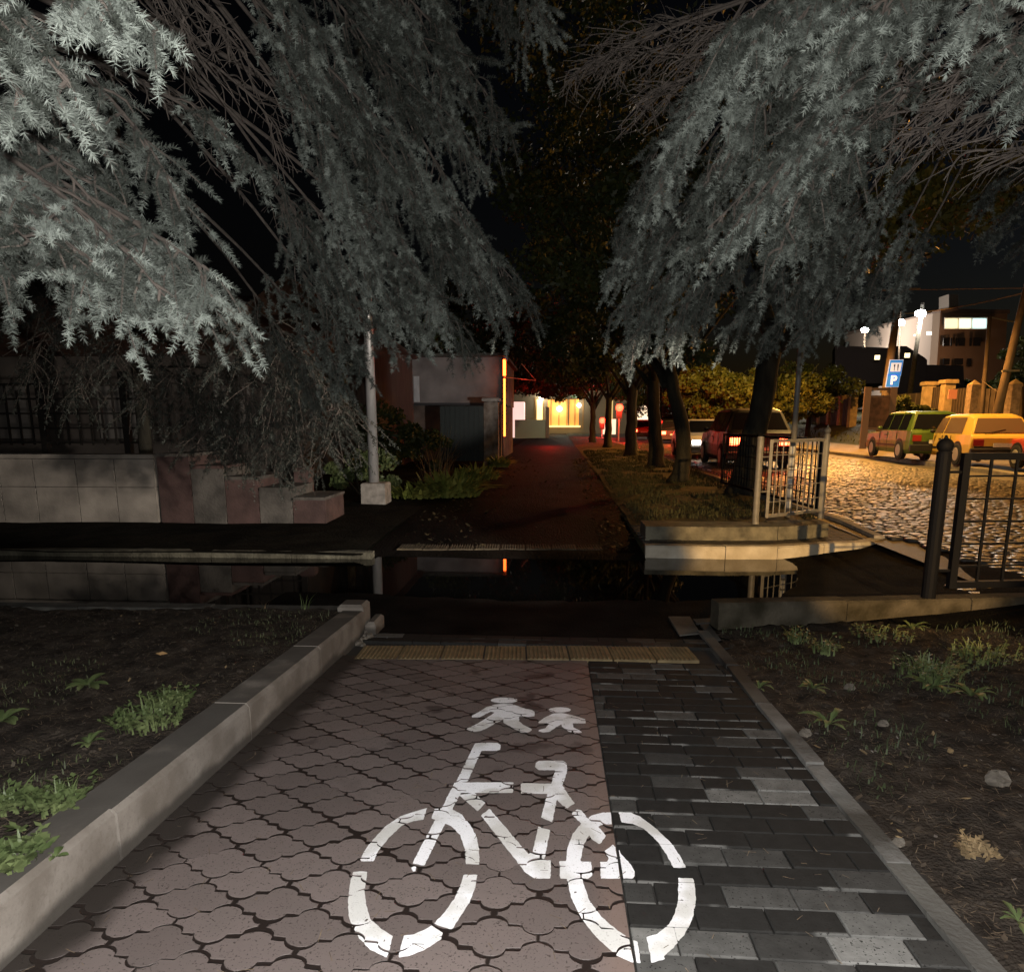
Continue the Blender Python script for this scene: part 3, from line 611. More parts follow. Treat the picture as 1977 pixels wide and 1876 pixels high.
# ================================================================== SMALL PLANTS AND LITTER
def leafy(name, p, n, L, wd, label, group=None, m=None, lobed=True, up=.5, cat='weed'):
    """rosette of n bent leaves"""
    mb = MB(); p = np.array(p, float)
    for i in range(n):
        a = 2*pi*i/n+random.uniform(-.35, .35); l = L*random.uniform(.6, 1.1); e = up*random.uniform(.5, 1.3); s = 6
        vs = []; fs = []
        for k in range(s+1):
            u = k/s; r = l*u; z = l*(e*u-.75*e*u*u); ww = wd*l*(sin(pi*min(1, u*.88+.08))**.8)*(1-.35*(k % 2) if lobed else 1)*(.55+.6*u)
            c = p+np.array([cos(a)*r, sin(a)*r, z+.004]); sd = np.array([-sin(a), cos(a), 0])*ww
            vs += [c-sd+np.array([0, 0, ww*.3]), c, c+sd+np.array([0, 0, ww*.3])]
        for k in range(s): fs += [(3*k, 3*k+1, 3*k+4, 3*k+3), (3*k+1, 3*k+2, 3*k+5, 3*k+4)]
        mb.add(vs, fs)
    return tag(build(mb, name, m or M['weed'], origin=tuple(p)), label, cat, group)
def tuft(name, p, n, L, rad, label, group=None, m=None, cat='plant', wd=.006, leafy_=False):
    mb = MB(); p = np.array(p, float)
    for i in range(n):
        a = random.uniform(0, 2*pi); r0 = rad*sqrt(random.random()); b = p+np.array([cos(a)*r0, sin(a)*r0, 0]); a2 = a+random.uniform(-.9, .9)
        l = L*random.uniform(.4, 1.1); lean = random.uniform(.15, .8); s = 4; vs = []; fs = []; w_ = wd*random.uniform(.6, 1.4)
        for k in range(s+1):
            u = k/s; c = b+np.array([cos(a2)*l*lean*u*u, sin(a2)*l*lean*u*u, l*u*(1-.35*lean*u)]); sd = np.array([-sin(a2), cos(a2), 0])*w_*(1-u*.85)
            vs += [c-sd, c+sd]
        for k in range(s): fs.append((2*k, 2*k+1, 2*k+3, 2*k+2))
        if leafy_:
            for k in range(5):
                u = random.uniform(.3, 1); c = b+np.array([cos(a2)*l*lean*u*u, sin(a2)*l*lean*u*u, l*u*(1-.35*lean*u)]); aa = random.uniform(0, 2*pi); ll = random.uniform(.012, .03)*leafy_
                d = np.array([cos(aa), sin(aa), random.uniform(-.2, .6)])*ll; sd = np.array([-sin(aa), cos(aa), .2])*ll*.35; i0 = len(vs)
                vs += [c, c+d*.5-sd, c+d, c+d*.5+sd]; fs.append((i0, i0+1, i0+2, i0+3))
        mb.add(vs, fs)
    return tag(build(mb, name, m or M['weed'], origin=tuple(p)), label, cat, group)
def onL(x, y):
    p = atZ(x, y, 0)
    for _ in range(5): p = atZ(x, y, float(lbed(np.array(p[0]), np.array(p[1]))))
    return p
def onR(x, y):
    p = atZ(x, y, -.1)
    for _ in range(5): p = atZ(x, y, float(rbed(np.array(p[0]), np.array(p[1]))))
    return p
leafy('broad_leaf_weed', onL(168, 1325), 9, .13, .20, 'bright green rosette weed alone on the dark left lawn', lobed=False)
leafy('broad_leaf_weed', onL(172, 1438), 7, .07, .2, 'small yellow-green weed below the bright rosette', lobed=False, up=1)
leafy('broad_leaf_weed', onL(5, 1395), 8, .12, .2, 'broad-leaved weed cut off at the left picture edge', lobed=False, up=.8)
tuft('grass_tuft', onL(290, 1395), 110, .09, .14, 'widest leafy grass tuft on the left lawn near the kerb', leafy_=1)
tuft('grass_tuft', onL(330, 1360), 50, .08, .09, 'smaller tuft behind the widest grass tuft', leafy_=1)
tuft('grass_tuft', onL(30, 1560), 50, .09, .06, 'leafy tuft beside left frame edge above the front clump', leafy_=1)
tuft('grass_tuft', onL(120, 1560), 55, .10, .07, 'thin weed tuft close to the raised kerb', leafy_=1)
tuft('clover_clump', onL(25, 1670), 60, .08, .07, 'bright clover clump in the lower left corner of the lawn', leafy_=1.3)
leafy('broad_leaf_weed', onL(108, 1655), 4, .04, .35, 'tiny round-leaved sprout on the kerb edge beside the clover', lobed=False)
tuft('kerb_grass', np.array([-1.93, 5.06, -.09]), 9, .14, .03, 'few blades growing out by the end of the left kerb', wd=.004)
tuft('kerb_grass', np.array([-2.25, 5.06, -.09]), 5, .12, .03, 'thin pale stalks over the puddle left of the corner stone', wd=.003, m=M['straw'])
for (x, y, n, L, lb) in [(1465, 1330, 8, .10, 'dandelion rosette nearest the flush edging on the right bed'), (1600, 1400, 7, .15, 'tall pale leaf weed in the middle of the right bed'),
                         (1800, 1330, 14, .15, 'large leafy weed clump under the black fence'), (1875, 1345, 9, .15, 'broad weed to the right of the large leafy clump'),
                         (1570, 1330, 8, .11, 'ragged rosette left of the tall pale weed'), (1760, 1215, 9, .13, 'feathery weed right behind the fence post'),
                         (1965, 1780, 7, .07, 'small green sprout in the lower right corner'), (1535, 1620, 5, .03, 'tiny sprout beside the flush edging')]:
    leafy('broad_leaf_weed', onR(x, y), n, L, .16, lb, up=.9)
for (x, y, n, L, r, lb) in [(1790, 1300, 120, .12, .18, 'dense green tuft behind the large weed clump'), (1540, 1240, 40, .12, .07, 'dim tuft near the end of the right kerb'),
                            (1590, 1260, 45, .13, .08, 'dim flowering tuft beside the kerb foot'), (1900, 1270, 80, .10, .2, 'dark grass under the fence panel'), (1700, 1230, 60, .08, .2, 'dark grass left of the fence post foot'),
                            (1885, 1650, 30, .06, .05, 'dry twiggy tuft on the bare soil at right')]:
    tuft('grass_tuft', onR(x, y), n, L, r, lb, leafy_=1, m=M['straw'] if 'dry' in lb else None)
# litter: uncountable fallen bits
def litter(name, fn, n, x0, x1, y0, y1, m, s=(.006, .022), seed=1):
    r = random.Random(seed); mb = MB()
    for i in range(n):
        X = r.uniform(x0, x1); Y = r.uniform(y0, y1); z = float(fn(np.array(X), np.array(Y))); a = r.uniform(0, 6.28); l = r.uniform(*s); b = l*r.uniform(.25, .6)
        u = np.array([cos(a), sin(a), r.uniform(-.4, .5)])*l; v = np.array([-sin(a), cos(a), r.uniform(-.5, .5)])*b; c = np.array([X, Y, z+.006])
        mb.add([c-u, c-v*.9-u*.2, c+u*.3-v, c+u, c+v*.8, c-u*.4+v], [(0, 1, 2, 3, 4, 5)])
    tag(build(mb, name, m), kind='stuff')
litter('fallen_leaves', rbed, 900, 1.22, 3.6, .8, 5.2, mat('leaf_litter', (.05, .035, .022), .8, .5, 20), seed=1)
litter('fallen_leaves', rbed, 110, 1.22, 3.0, .8, 4.2, M['straw'], seed=2, s=(.006, .026))
litter('fallen_leaves', lambda X, Y: float(PATHZ(X, Y)), 700, .55, 1.2, 8.6, 26, mat('wet_leaf', (.07, .05, .02), .6, .5, 10), seed=7, s=(.02, .05))
litter('fallen_leaves', lambda X, Y: float(PATHZ(X, Y)), 400, -2.2, -.9, 8.6, 26, mat('wet_leaf', (.05, .04, .02), .6, .5, 10), seed=8, s=(.02, .05))
litter('fallen_leaves', lambda X, Y: float(PATHZ(X, Y)), 150, -2, 1, 8.6, 26, mat('wet_leaf', (.06, .045, .02), .6, .5, 10), seed=9, s=(.02, .04))
litter('fallen_leaves', lbed, 900, -4.6, -1.63, .8, 5.0, mat('lawn_litter', (.06, .05, .035), .8, .5, 20), seed=3, s=(.004, .018))
litter('fallen_leaves', rbed, 150, 1.25, 2.6, .9, 3.4, mat('pale_scrap', (.16, .145, .13), .8, .3, 30), seed=12, s=(.004, .016))
mb = MB(); rr_ = random.Random(9)
for i in range(1500):
    lf_ = i % 2; X, Y = (rr_.uniform(-4.5, -1.64) if lf_ else rr_.uniform(1.25, 3.8)), rr_.uniform(.6, 5.0); z = float((lbed if lf_ else rbed)(np.array(X), np.array(Y))); mb.ball((X, Y, z), rr_.uniform(.004, .014)*(2 if rr_.random() < .12 else 1), 6, 4, (1.2, .9, .7))
tag(build(mb, 'soil_clods', m_soil), kind='stuff')
litter('fallen_leaves', lbed, 60, -3.6, -1.63, .8, 5.0, M['straw'], seed=4, s=(.005, .018))
def needles_litter(name, fn, n, x0, x1, y0, y1, m, seed):
    r = np.random.default_rng(seed); X = r.uniform(x0, x1, n); Y = r.uniform(y0, y1, n); Z = fn(X, Y)+.006; a = r.uniform(0, 6.28, n); l = r.uniform(.008, .022, n)
    d = np.stack([np.cos(a)*l, np.sin(a)*l, r.uniform(-.15, .25, n)*l], -1); sd = np.stack([-np.sin(a), np.cos(a), 0*a], -1)*.0011; Cn = np.stack([X, Y, Z], -1)
    V = np.stack([Cn-d-sd, Cn+d-sd, Cn+d+sd, Cn-d+sd], 1).reshape(-1, 3); i = np.arange(n)*4; o = npmesh(name, V, np.stack([i, i+1, i+2, i+3], -1), m); o['kind'] = 'stuff'
m_nl = mat('fallen_needles', (.13, .095, .06), .8, .5, 30)
needles_litter('needle_litter', lbed, 9000, -4.8, -1.63, .6, 5.0, m_nl, 31); needles_litter('needle_litter', rbed, 9000, 1.22, 4.2, .6, 5.2, m_nl, 32)
needles_litter('needle_litter', lambda X, Y: -SL*Y, 350, -1.4, 1.1, .8, 4.8, m_nl, 33)
def grasscover(name, fn, n, x0, x1, y0, y1, m, L=.05, wd=.0022, seed=1, mask=None):
    r = np.random.default_rng(seed); X = r.uniform(x0, x1, n); Y = r.uniform(y0, y1, n)
    if mask is not None: k = mask(X, Y); X = X[k]; Y = Y[k]; n = len(X)
    Z = fn(X, Y); a = r.uniform(0, 6.28, n); l = L*r.uniform(.4, 1.3, n); le = r.uniform(.2, 1.2, n)
    B = np.stack([X, Y, Z-.004], -1); sd = np.stack([-np.sin(a), np.cos(a), 0*a], -1)*(wd*r.uniform(.6, 1.5, n))[:, None]
    Mi = B+np.stack([np.cos(a)*l*le*.3, np.sin(a)*l*le*.3, l*.6], -1); T_ = B+np.stack([np.cos(a)*l*le, np.sin(a)*l*le, l*(1-.3*le)], -1)
    V = np.stack([B-sd, B+sd, Mi+sd*.8, Mi-sd*.8, T_], 1).reshape(-1, 3); i = np.arange(n)*5
    F = np.concatenate([np.stack([i, i+1, i+2], -1), np.stack([i, i+2, i+3], -1), np.stack([i+3, i+2, i+4], -1)])
    o = npmesh(name, V, F, m); o['kind'] = 'stuff'; return o
grasscover('short_grass', lbed, 9000, -5.5, -1.65, .5, 5.0, mat('lawn_blades', (.05, .06, .022), .7, .4, 6), .035, mask=lambda X, Y: vnoise(X, Y, .45, 71) > .55)
grasscover('short_grass', rbed, 9000, 1.25, 5.5, .8, 5.3, mat('bed_blades', (.04, .055, .02), .7, .4, 6), .05, .003, seed=2, mask=lambda X, Y: (vnoise(X, Y, .4, 72) > .55) & (Y > 2.6))
grasscover('verge_grass', verge_z, 26000, 1.2, 4.0, 10.2, 32, mat('verge_blades', (.048, .048, .016), .8, .5, 4), .09, .007, seed=3, mask=lambda X, Y: vnoise(X, Y, .6, 73) > .35)
grasscover('bank_grass_blades', bank_z, 16000, 17, 40, 18, 75, mat('bank_blades', (.07, .08, .02), .8, .5, 3), .25, .03, seed=4)
# stones on the right bed and lawn
for (x, y, s, lb) in [(1925, 1510, .045, 'largest tan stone lying on the right soil bed'), (1555, 1418, .028, 'pale pebble left of the tall weed'), (1640, 1330, .03, 'whitish stone among weeds in the right bed'),
                      (1705, 1400, .025, 'grey stone between the weed clumps'), (1735, 1630, .022, 'whitish scrap of stone lower on the right soil')]:
    mb = MB(); p = onR(x, y); mb.ball((p[0], p[1], p[2]+s*.3), s, 9, 6, (1.2, .9, .75))
    mb.v = [tuple(np.array(v)+np.random.default_rng(i).uniform(-1, 1, 3)*s*.20) for i, v in enumerate(mb.v)]
    tag(build(mb, 'stone', M['stone'], origin=tuple(p)), lb, 'stone')
p = onL(312, 1265); mb = MB(); mb.add([p+np.array(q) for q in ((-.035, 0, .012), (0, -.014, .006), (.04, 0, .014), (0, .016, .02))], [(0, 1, 2, 3)])
tag(build(mb, 'dry_leaf', mat('orange_leaf', (.5, .30, .13), .7), origin=tuple(p)), 'single orange-tan leaf lying on the left lawn', 'leaf')
p = onR(1640, 1565)-np.array([0, 0, 0]); mb = MB(); mb.add([p+np.array(q) for q in ((-.03, .03, .012), (-.01, .0, .006), (.03, -.04, .014), (0.01, .01, .02))], [(0, 1, 2, 3)])
tag(build(mb, 'dry_leaf', mat('tan_leaf', (.42, .30, .17), .7), origin=tuple(p)), 'narrow tan leaf by the flush edging on the right', 'leaf')

# ================================================================== FENCES
def fence_frame(t_, a, b, z0, z1, fr, nb_, nh, br, m, name='grid_panel'):
    a = np.array(a, float); b = np.array(b, float); mb = MB(); A = lambda s, z: (*(a+(b-a)*s), z)
    for s in (0, 1): mb.bar(A(s, z0), A(s, z1), fr, fr, up=(0, 1, 0))
    L = np.linalg.norm(b-a); e = fr/2/L
    for z in (z0+fr/2, z1-fr/2): mb.bar(A(e, z), A(1-e, z), fr*.92, fr)
    for i in range(1, nb_): mb.bar(A(i/nb_, z0+fr), A(i/nb_, z1-fr), br, br, up=(0, 1, 0))
    for i in range(1, nh): mb.bar(A(e, z0+(z1-z0)*i/nh), A(1-e, z0+(z1-z0)*i/nh), br*.8, br*.8)
    build(mb, name, m, t_)
fp = np.array([3.06, 5.70]); fz = -.07
bf = thing('steel_fence', (*fp, fz), 'black steel grid fence with ball-topped post on the right kerb', 'fence')
udir = np.array([6.1, 1.0]); udir /= np.linalg.norm(udir)
def post(t_, xy, z0, z1, r, m, ball=True):
    mb = MB(); mb.tube([(*xy, z0), (*xy, z1)], r, 14); o = build(mb, 'fence_post', m, t_, smooth=False)
    if ball:
        mb = MB(); mb.tube([(*xy, z1), (*xy, z1+.025)], [r*1.1, r*.6], 12); mb.ball((*xy, z1+.058), r*1.12, 12, 8); mb.tube([(*xy, z1+.1), (*xy, z1+.14)], [r*.45, r*.12], 8); build(mb, 'post_finial', m, t_, smooth=True)
post(bf, fp, fz-.1, 1.10, .054, M['steel_black'])
a0 = fp+udir*.19; a1 = a0+udir*2.0
fence_frame(bf, a0, a1, .0, 1.10, .055, 9, 6, .018, M['steel_black'])
for z in (.15, .95): mb = MB(); mb.bar((*(fp+udir*.05), z), (*(a0-udir*.027), z), .02, .02); build(mb, 'hinge_bar', M['steel_black'], bf)
post(bf, a1+udir*.19, fz-.1, 1.10, .054, M['steel_black'])
a2 = a1+udir*.38; fence_frame(bf, a2, a2+udir*2.0, .0, 1.10, .055, 9, 6, .018, M['steel_black'])
# grey railing on the island
gp = atZ(1458, 1012, .03)[:2]; gr = atD(1582, 998, 9.75)[:2]
gf = thing('steel_railing', (*gp, .03), 'light grey steel grid railing on the concrete block', 'railing')
post(gf, gp, -.12, 1.16, .042, M['steel_grey'], ball=False)
ud = (gr-gp)/np.linalg.norm(gr-gp)
fence_frame(gf, gp+ud*.22, gr-ud*.02, .10, 1.12, .04, 9, 5, .013, M['steel_grey'])
for z in (.45, .9): mb = MB(); mb.bar((*(gp+ud*.04), z), (*(gp+ud*.2), z), .015, .015); build(mb, 'hinge_bar', M['steel_grey'], gf)
post(gf, gr+ud*.03, 0, 1.17, .04, M['steel_grey'], ball=True)
fence_frame(gf, gr+ud*.02+np.array([-.02, .12]), gr+np.array([-.35, 4.4]), .12, 1.12, .04, 30, 5, .014, M['steel_black'], 'side_panel')
mb = MB(); pm = gr+np.array([-.30, 2.1]); mb.bar((*pm, 0), (*pm, 1.15), .07, .07, up=(0, 1, 0)); build(mb, 'side_post', M['steel_black'], gf)
# sign pole on the island
sp = atD(1521, 992, 10.6); st = thing('sign_pole', sp, 'thin pale grey metal pole standing inside the railing', 'pole')
mb = MB(); mb.tube([(sp[0], sp[1], sp[2]-.2), (sp[0]+.02, sp[1], 4.4)], .040, 12); build(mb, 'pole_shaft', M['steel_grey'], st, smooth=True)
mb = MB()
for i in range(6): z = .05+i*.16; mb.tube([(sp[0], sp[1], z), (sp[0], sp[1], z+.13)], .043, 12)
build(mb, 'white_band', M['white_paint'], st, smooth=True)

# lamp post left with concrete base
lp = atZ(723, 975, -.13); lt = thing('lamp_post', (lp[0], lp[1], -.13), 'tall shiny galvanised post rising from a concrete cube', 'lamp post')
mb = MB(); mb.bevbox(lp[0]-.24, lp[0]+.2, lp[1], lp[1]+.45, -.3, .26, .02); build(mb, 'post_base', M['concrete'], lt)
mb = MB(); q = (lp[0]-.07, lp[1]+.28); mb.tube([(*q, .25), (*q, 7.5)], [.095, .06], 24); build(mb, 'post_shaft', M['galv'], lt, smooth=True)

# ================================================================== LEFT YARD: low wall, steps, trellis, buildings
m_slab = mat('wall_slab', (.27, .24, .205), .85, .38, 1.8, .2, 30); m_step = mat('dull_slab', (.10, .09, .078), .85, .4, 3, .5, 30); m_tile = mat('reddish_slab', (.085, .05, .044), .8, .3, 4, .3, 30)
wl = atZ(310, 1005, -.12); wl0 = np.array([wl[0], 9.9])
wt = thing('low_wall', (wl0[0]-2, 9.9, -.14), 'low pale slab-faced wall at left beyond the puddle', 'wall')
x = wl0[0]; i = 0
while x > -11.5:
    L = [.62, .6, .66, .55, .9][i % 5]; mb = MB(); mb.box(x-L+.008, x-.008, 9.9, 10.02, -.25, .38+.0*i); mb.box(x-L+.008, x-.008, 9.9+random.uniform(-.006, .006), 10.02, .388, .80); build(mb, 'wall_panel', m_slab, wt); x -= L; i += 1
mb = MB(); mb.box(-11.5, wl0[0]+.02, 9.87, 10.25, .81, .87); build(mb, 'wall_coping', m_slab, wt)
mb = MB(); mb.box(-11.5, wl0[0], 10.03, 10.2, -.25, .80); build(mb, 'wall_core', M['concrete_dark'], wt)
sw = thing('stepped_wall', (wl0[0]+1, 10, -.14), 'stepped wall of reddish slabs descending right of the pale wall', 'wall')
x0 = wl0[0]+.03; tops_ = [.84, .66, .50, .34, .2]
for k, tp in enumerate(tops_):
    mb = MB(); mb.box(x0+.5*k+.005, x0+.5*k+.495, 9.92+.02*k, 10.9, -.25, tp); build(mb, 'wall_step', m_tile if k % 2 == 0 else m_step, sw)
    mb = MB(); mb.box(x0+.5*k+.02, x0+.5*k+.50, 9.9+.02*k, 10.95, tp+.002, tp+.045); build(mb, 'step_coping', m_step if k != 1 else m_tile, sw)
for (sx, sy, sw_, lb) in [(-4.6, 10.6, .3, 'reddish flat stone leaning behind the stepped wall'), (-4.1, 10.9, .25, 'smaller reddish stone right of the leaning one')]:
    mb = MB(); mb.bevbox(sx-sw_/2, sx+sw_/2, sy, sy+.2, -.15, .42 if sw_ == .3 else .62, .03); tag(build(mb, 'flat_stone', m_tile, origin=(sx, sy, -.15)), lb, 'stone')
tr = thing('trellis', (-8.5, 13.2, 0), 'dark wooden trellis fence behind the pale wall', 'trellis')
m_tr = mat('trellis_wood', (.02, .017, .014), .8)
for k in range(5):
    xk = -11.8+1.7*k; mb = MB(); mb.bar((xk, 13.2, -.1), (xk, 13.2, 2.3), .12, .12, up=(0, 1, 0)); build(mb, 'trellis_post', m_tr, tr)
    if k < 4:
        mb = MB()
        for j in range(1, 7): mb.bar((xk+j*.243, 13.2, .9), (xk+j*.243, 13.2, 2.15-.1*(j % 3)), .035, .03, up=(0, 1, 0))
        for j in range(5): mb.bar((xk+.06, 13.17, .95+j*.28), (xk+1.64, 13.17, .95+j*.28), .03, .035)
        build(mb, 'trellis_lattice', m_tr, tr)
m_pl = mat('grey_plaster', (.30, .275, .26), .9, col2=(.15, .135, .13), scale=1.1, bump=.2, bscale=20, detail=6)
def wall_building(name, loc, label, cat='house'): return thing(name, loc, label, cat)
hb = wall_building('dark_house', (-10, 17, 0), 'long dim plastered house behind the trellis')
mb = MB(); mb.box(-24, -6.3, 16.5, 25, -.2, 2.9); build(mb, 'house_wall', mat('dim_plaster', (.07, .06, .053), .9, .3, 1, .2, 20), hb)
mb = MB(); mb.prism([(-24.4, 16.1, 2.9), (-24.4, 25.4, 2.9), (-24.4, 20.8, 5.0)], (18.5, 0, 0)); build(mb, 'house_roof', mat('roof_tile', (.12, .06, .04), .8, .3, 6, .5, 15), hb)
for xx_ in (-13.5, -10.6, -7.9):
    mb = MB(); mb.box(xx_-.55, xx_+.55, 16.44, 16.5, .95, 2.2); o = build(mb, 'house_window', mat('dull_window_frame', (.16, .15, .14), .7), hb)
    mb = MB(); mb.box(xx_-.48, xx_-.03, 16.42, 16.445, 1.02, 2.13); mb.box(xx_+.03, xx_+.48, 16.42, 16.445, 1.02, 2.13); build(mb, 'window_glass', M['glass'], o).location = (0, 0, 0)
# brownish house and white-grey gable house by the path
b1 = thing('brown_house', (-5.9, 19, 0), 'brown plank-clad house end left of the white gable wall', 'house')
m_br = mat('brown_plank', (.12, .085, .068), .8, .3, 4, .4, 20, stretch=(6, 6, .5))
mb = MB(); mb.box(-9.5, -5.05, 19.4, 24.5, -.1, 3.5); build(mb, 'house_wall', m_br, b1)
mb = MB(); mb.prism([(-9.9, 19.0, 3.5), (-4.75, 19.0, 3.5), (-7.3, 19.0, 5.2)], (0, 5.6, 0)); build(mb, 'house_roof', mat('orange_tile', (.16, .09, .06), .8, .3, 8, .6, 15), b1)
mb = MB(); mb.box(-6.05, -5.83, 19.33, 19.4, 1.2, 2.9); build(mb, 'yellow_board', mat('yellow_board', (.55, .42, .20), .8, .2, 6), b1)
mb = MB(); mb.tube([(-5.12, 19.3, 0), (-5.12, 19.3, 3.4)], .05, 8); build(mb, 'downpipe', M['black'], b1)
b2 = thing('gable_house', (-3.3, 25, 0), 'low pale rendered house with dark base beside the far path', 'house')
mb = MB(); mb.box(-6.2, -1.95, 25.0, 31.8, 1.98, 3.6); build(mb, 'house_wall', m_pl, b2)
mb = MB(); mb.box(-6.2, -2.0, 25.06, 31.8, -.1, 1.97); build(mb, 'house_plinth', mat('brown_plinth', (.10, .075, .06), .9, .4, 2, .4, 20), b2)
mb = MB(); mb.box(-6.5, -1.8, 24.8, 32, 3.61, 3.72); build(mb, 'house_roof', M['concrete_dark'], b2)
mb = MB(); mb.box(-6.0, -2.1, 24.95, 25.0, 1.92, 2.02); build(mb, 'wall_ledge', M['black'], b2)
mb = MB()
for k in range(4): mb.box(-5.95+k*.28, -5.75+k*.28, 24.96, 24.99, 2.05, 2.95)
build(mb, 'window_slats', M['galv'], b2)
gt = thing('garage_gate', (-3.1, 22, 0), 'dark green panelled gate in front of the pale house', 'gate')
m_gg = mat('green_gate_paint', (.007, .014, .011), .6, .2, 8)
mb = MB(); mb.box(-3.75, -2.35, 22.4, 22.45, .1, 1.85); build(mb, 'gate_leaf', m_gg, gt)
mb = MB()
for k in range(9): mb.box(-3.75+.155*k, -3.72+.155*k, 22.37, 22.4, .1, 1.85)
build(mb, 'gate_rib', m_gg, gt)
pr = thing('gate_pillar', (-2.2, 22.4, 0), 'rough whitewashed pillar at the right end of the green gate', 'pillar')
mb = MB(); mb.bevbox(-2.34, -1.88, 22.4, 22.85, -.05, 2.0, .03); build(mb, 'pillar_shaft', mat('flaked_plaster', (.28, .24, .20), .9, col2=(.10, .07, .05), scale=4, bump=.8, bscale=20), pr)
mb = MB(); mb.bevbox(-2.4, -1.82, 22.34, 22.9, 2.0, 2.1, .03); build(mb, 'pillar_cap', M['concrete'], pr)
# red-lit corner post and bracket; emission stands in for the red light
rl = thing('red_lit_post', (-1.75, 27, 0), 'vertical house-corner strip with painted red-orange light by the path', 'red-lit corner')
m_redlit = mat('red_glow', (.3, .01, .005), .4, emit=(1, .11, .015), es=13)
mb = MB(); mb.tube([(-1.86, 24.9, .85), (-1.86, 24.9, 2.85)], .035, 8); mb.tube([(-1.86, 24.9, 2.95), (-1.86, 24.9, 3.5)], .05, 8); build(mb, 'red_lit_strip', m_redlit, rl)
mb = MB(); mb.box(-1.95, -1.90, 24.92, 24.99, -.1, 3.6); build(mb, 'strip_backing', M['black'], rl)
mb = MB(); mb.tube([(-1.86, 24.9, 2.9), (-.75, 24.9, 2.78), (-1.25, 24.9, 3.35)], .018, 6); build(mb, 'steel_bracket', M['galv'], rl)
lamp('POINT', (-1.2, 24.6, 2.6), 8, (1, .03, .01), .1)
# ================================================================== FAR END OF THE PATH
m_em = lambda n, c, s: mat(n, c, .5, emit=c, es=s)
ks = thing('kiosk', (-3.2, 62, 0), 'pale turquoise kiosk at the far end of the path', 'kiosk')
mb = MB(); mb.box(-3.6, -.9, 60, 62, 0, 1.55); build(mb, 'kiosk_body', mat('turquoise', (.35, .55, .52), .6), ks)
mb = MB(); mb.box(-4.2, -2.9, 61.8, 64, 0, 3.1); build(mb, 'kiosk_panel', m_em('pinkish_lit_panel', (1, .62, .55), 1.1), ks)
mb = MB(); mb.bar((-.8, 60, 0), (-.8, 60, 2.6), .3, .12, up=(0, 1, 0)); build(mb, 'kiosk_frame', M['steel_grey'], ks)
sh = thing('shop_front', (2, 82, 0), 'brightly lit shop front closing the tree avenue', 'shop')
mb = MB(); mb.box(-6, 9, 84, 90, 0, 5); build(mb, 'shop_wall', mat('shop_render', (.30, .24, .16), .8), sh)
for (a_, b_, c_, s_) in [(-2.4, -1.6, (1, .78, .34), 1.6), (-1.1, 1.3, (1, .46, .10), .75), (1.5, 2.6, (1, .44, .09), .6), (5.8, 6.6, (1, .66, .24), .8)]:
    mb = MB(); mb.box(a_, b_, 83.93, 84, .9, 4.0); build(mb, 'shop_window', m_em('lit_shop_window', c_, s_), sh)
mb = MB()
for k in range(8): mb.bar((-2.6+k*.95, 83.9, .6), (-2.6+k*.95, 83.9, 4.2), .12, .06, up=(0, 1, 0))
build(mb, 'window_mullion', mat('ochre_frame', (.45, .25, .08), .7), sh)
mb = MB(); mb.box(-2.6, 2.8, 83.2, 84, .75, .95); build(mb, 'shop_sill', m_em('lit_sill', (1, .66, .26), 1.6), sh)
mb = MB(); mb.ball((.3, 83.3, 2.9), .28); mb.ball((2.6, 83.3, 3.3), .22); mb.ball((-1.8, 83.3, 4.2), .3); build(mb, 'shop_lamp', m_em('white_bulb', (1, .9, .7), 30), sh, smooth=True)
lamp('POINT', (1.0, 76, 3.2), 260, (.85, 1, .80), .3)
lamp('POINT', (1.4, 56, 3.2), 90, (.80, 1, .92), .3)
lamp('POINT', (-.4, 41, 1.3), 220, (1, .02, .01), .2); lamp('POINT', (-.3, 33, 2.7), 9, (1, .02, .01), .2)

# ================================================================== TREES
def leafcloud(cs, n, size, seed, flat=.3):
    """leaf quads scattered through ellipsoids cs=[(centre, radii, weight)]"""
    r = np.random.default_rng(seed); V = []
    W_ = np.array([c[2] for c in cs], float); W_ /= W_.sum(); ids = r.choice(len(cs), n, p=W_)
    C_ = np.array([c[0] for c in cs])[ids]; R_ = np.array([c[1] for c in cs])[ids]
    d = r.normal(size=(n, 3)); d /= np.linalg.norm(d, axis=1)[:, None]; rr = r.random(n)**.45
    p = C_+d*R_*rr[:, None]; a = r.normal(size=(n, 3)); a /= np.linalg.norm(a, axis=1)[:, None]; b = np.cross(a, r.normal(size=(n, 3))); b /= np.linalg.norm(b, axis=1)[:, None]
    s = (size*r.uniform(.5, 1.3, n))[:, None]
    V = np.stack([p-a*s, p-b*s*.55-a*s*.1, p+a*s, p+b*s*.55-a*s*.1], 1).reshape(-1, 3); i = np.arange(n)*4
    return V, np.stack([i, i+1, i+2, i+3], -1)
def clumps(c, R, k, r0, seed, zs=1.):
    r = np.random.default_rng(seed); out = []
    for i in range(k):
        d = r.normal(size=3); d /= np.linalg.norm(d); d *= r.random()**.4
        out.append((np.array(c)+d*np.array(R), np.array([1, 1, .7])*r0*r.uniform(.6, 1.3), r.uniform(.5, 1.5)))
    return out
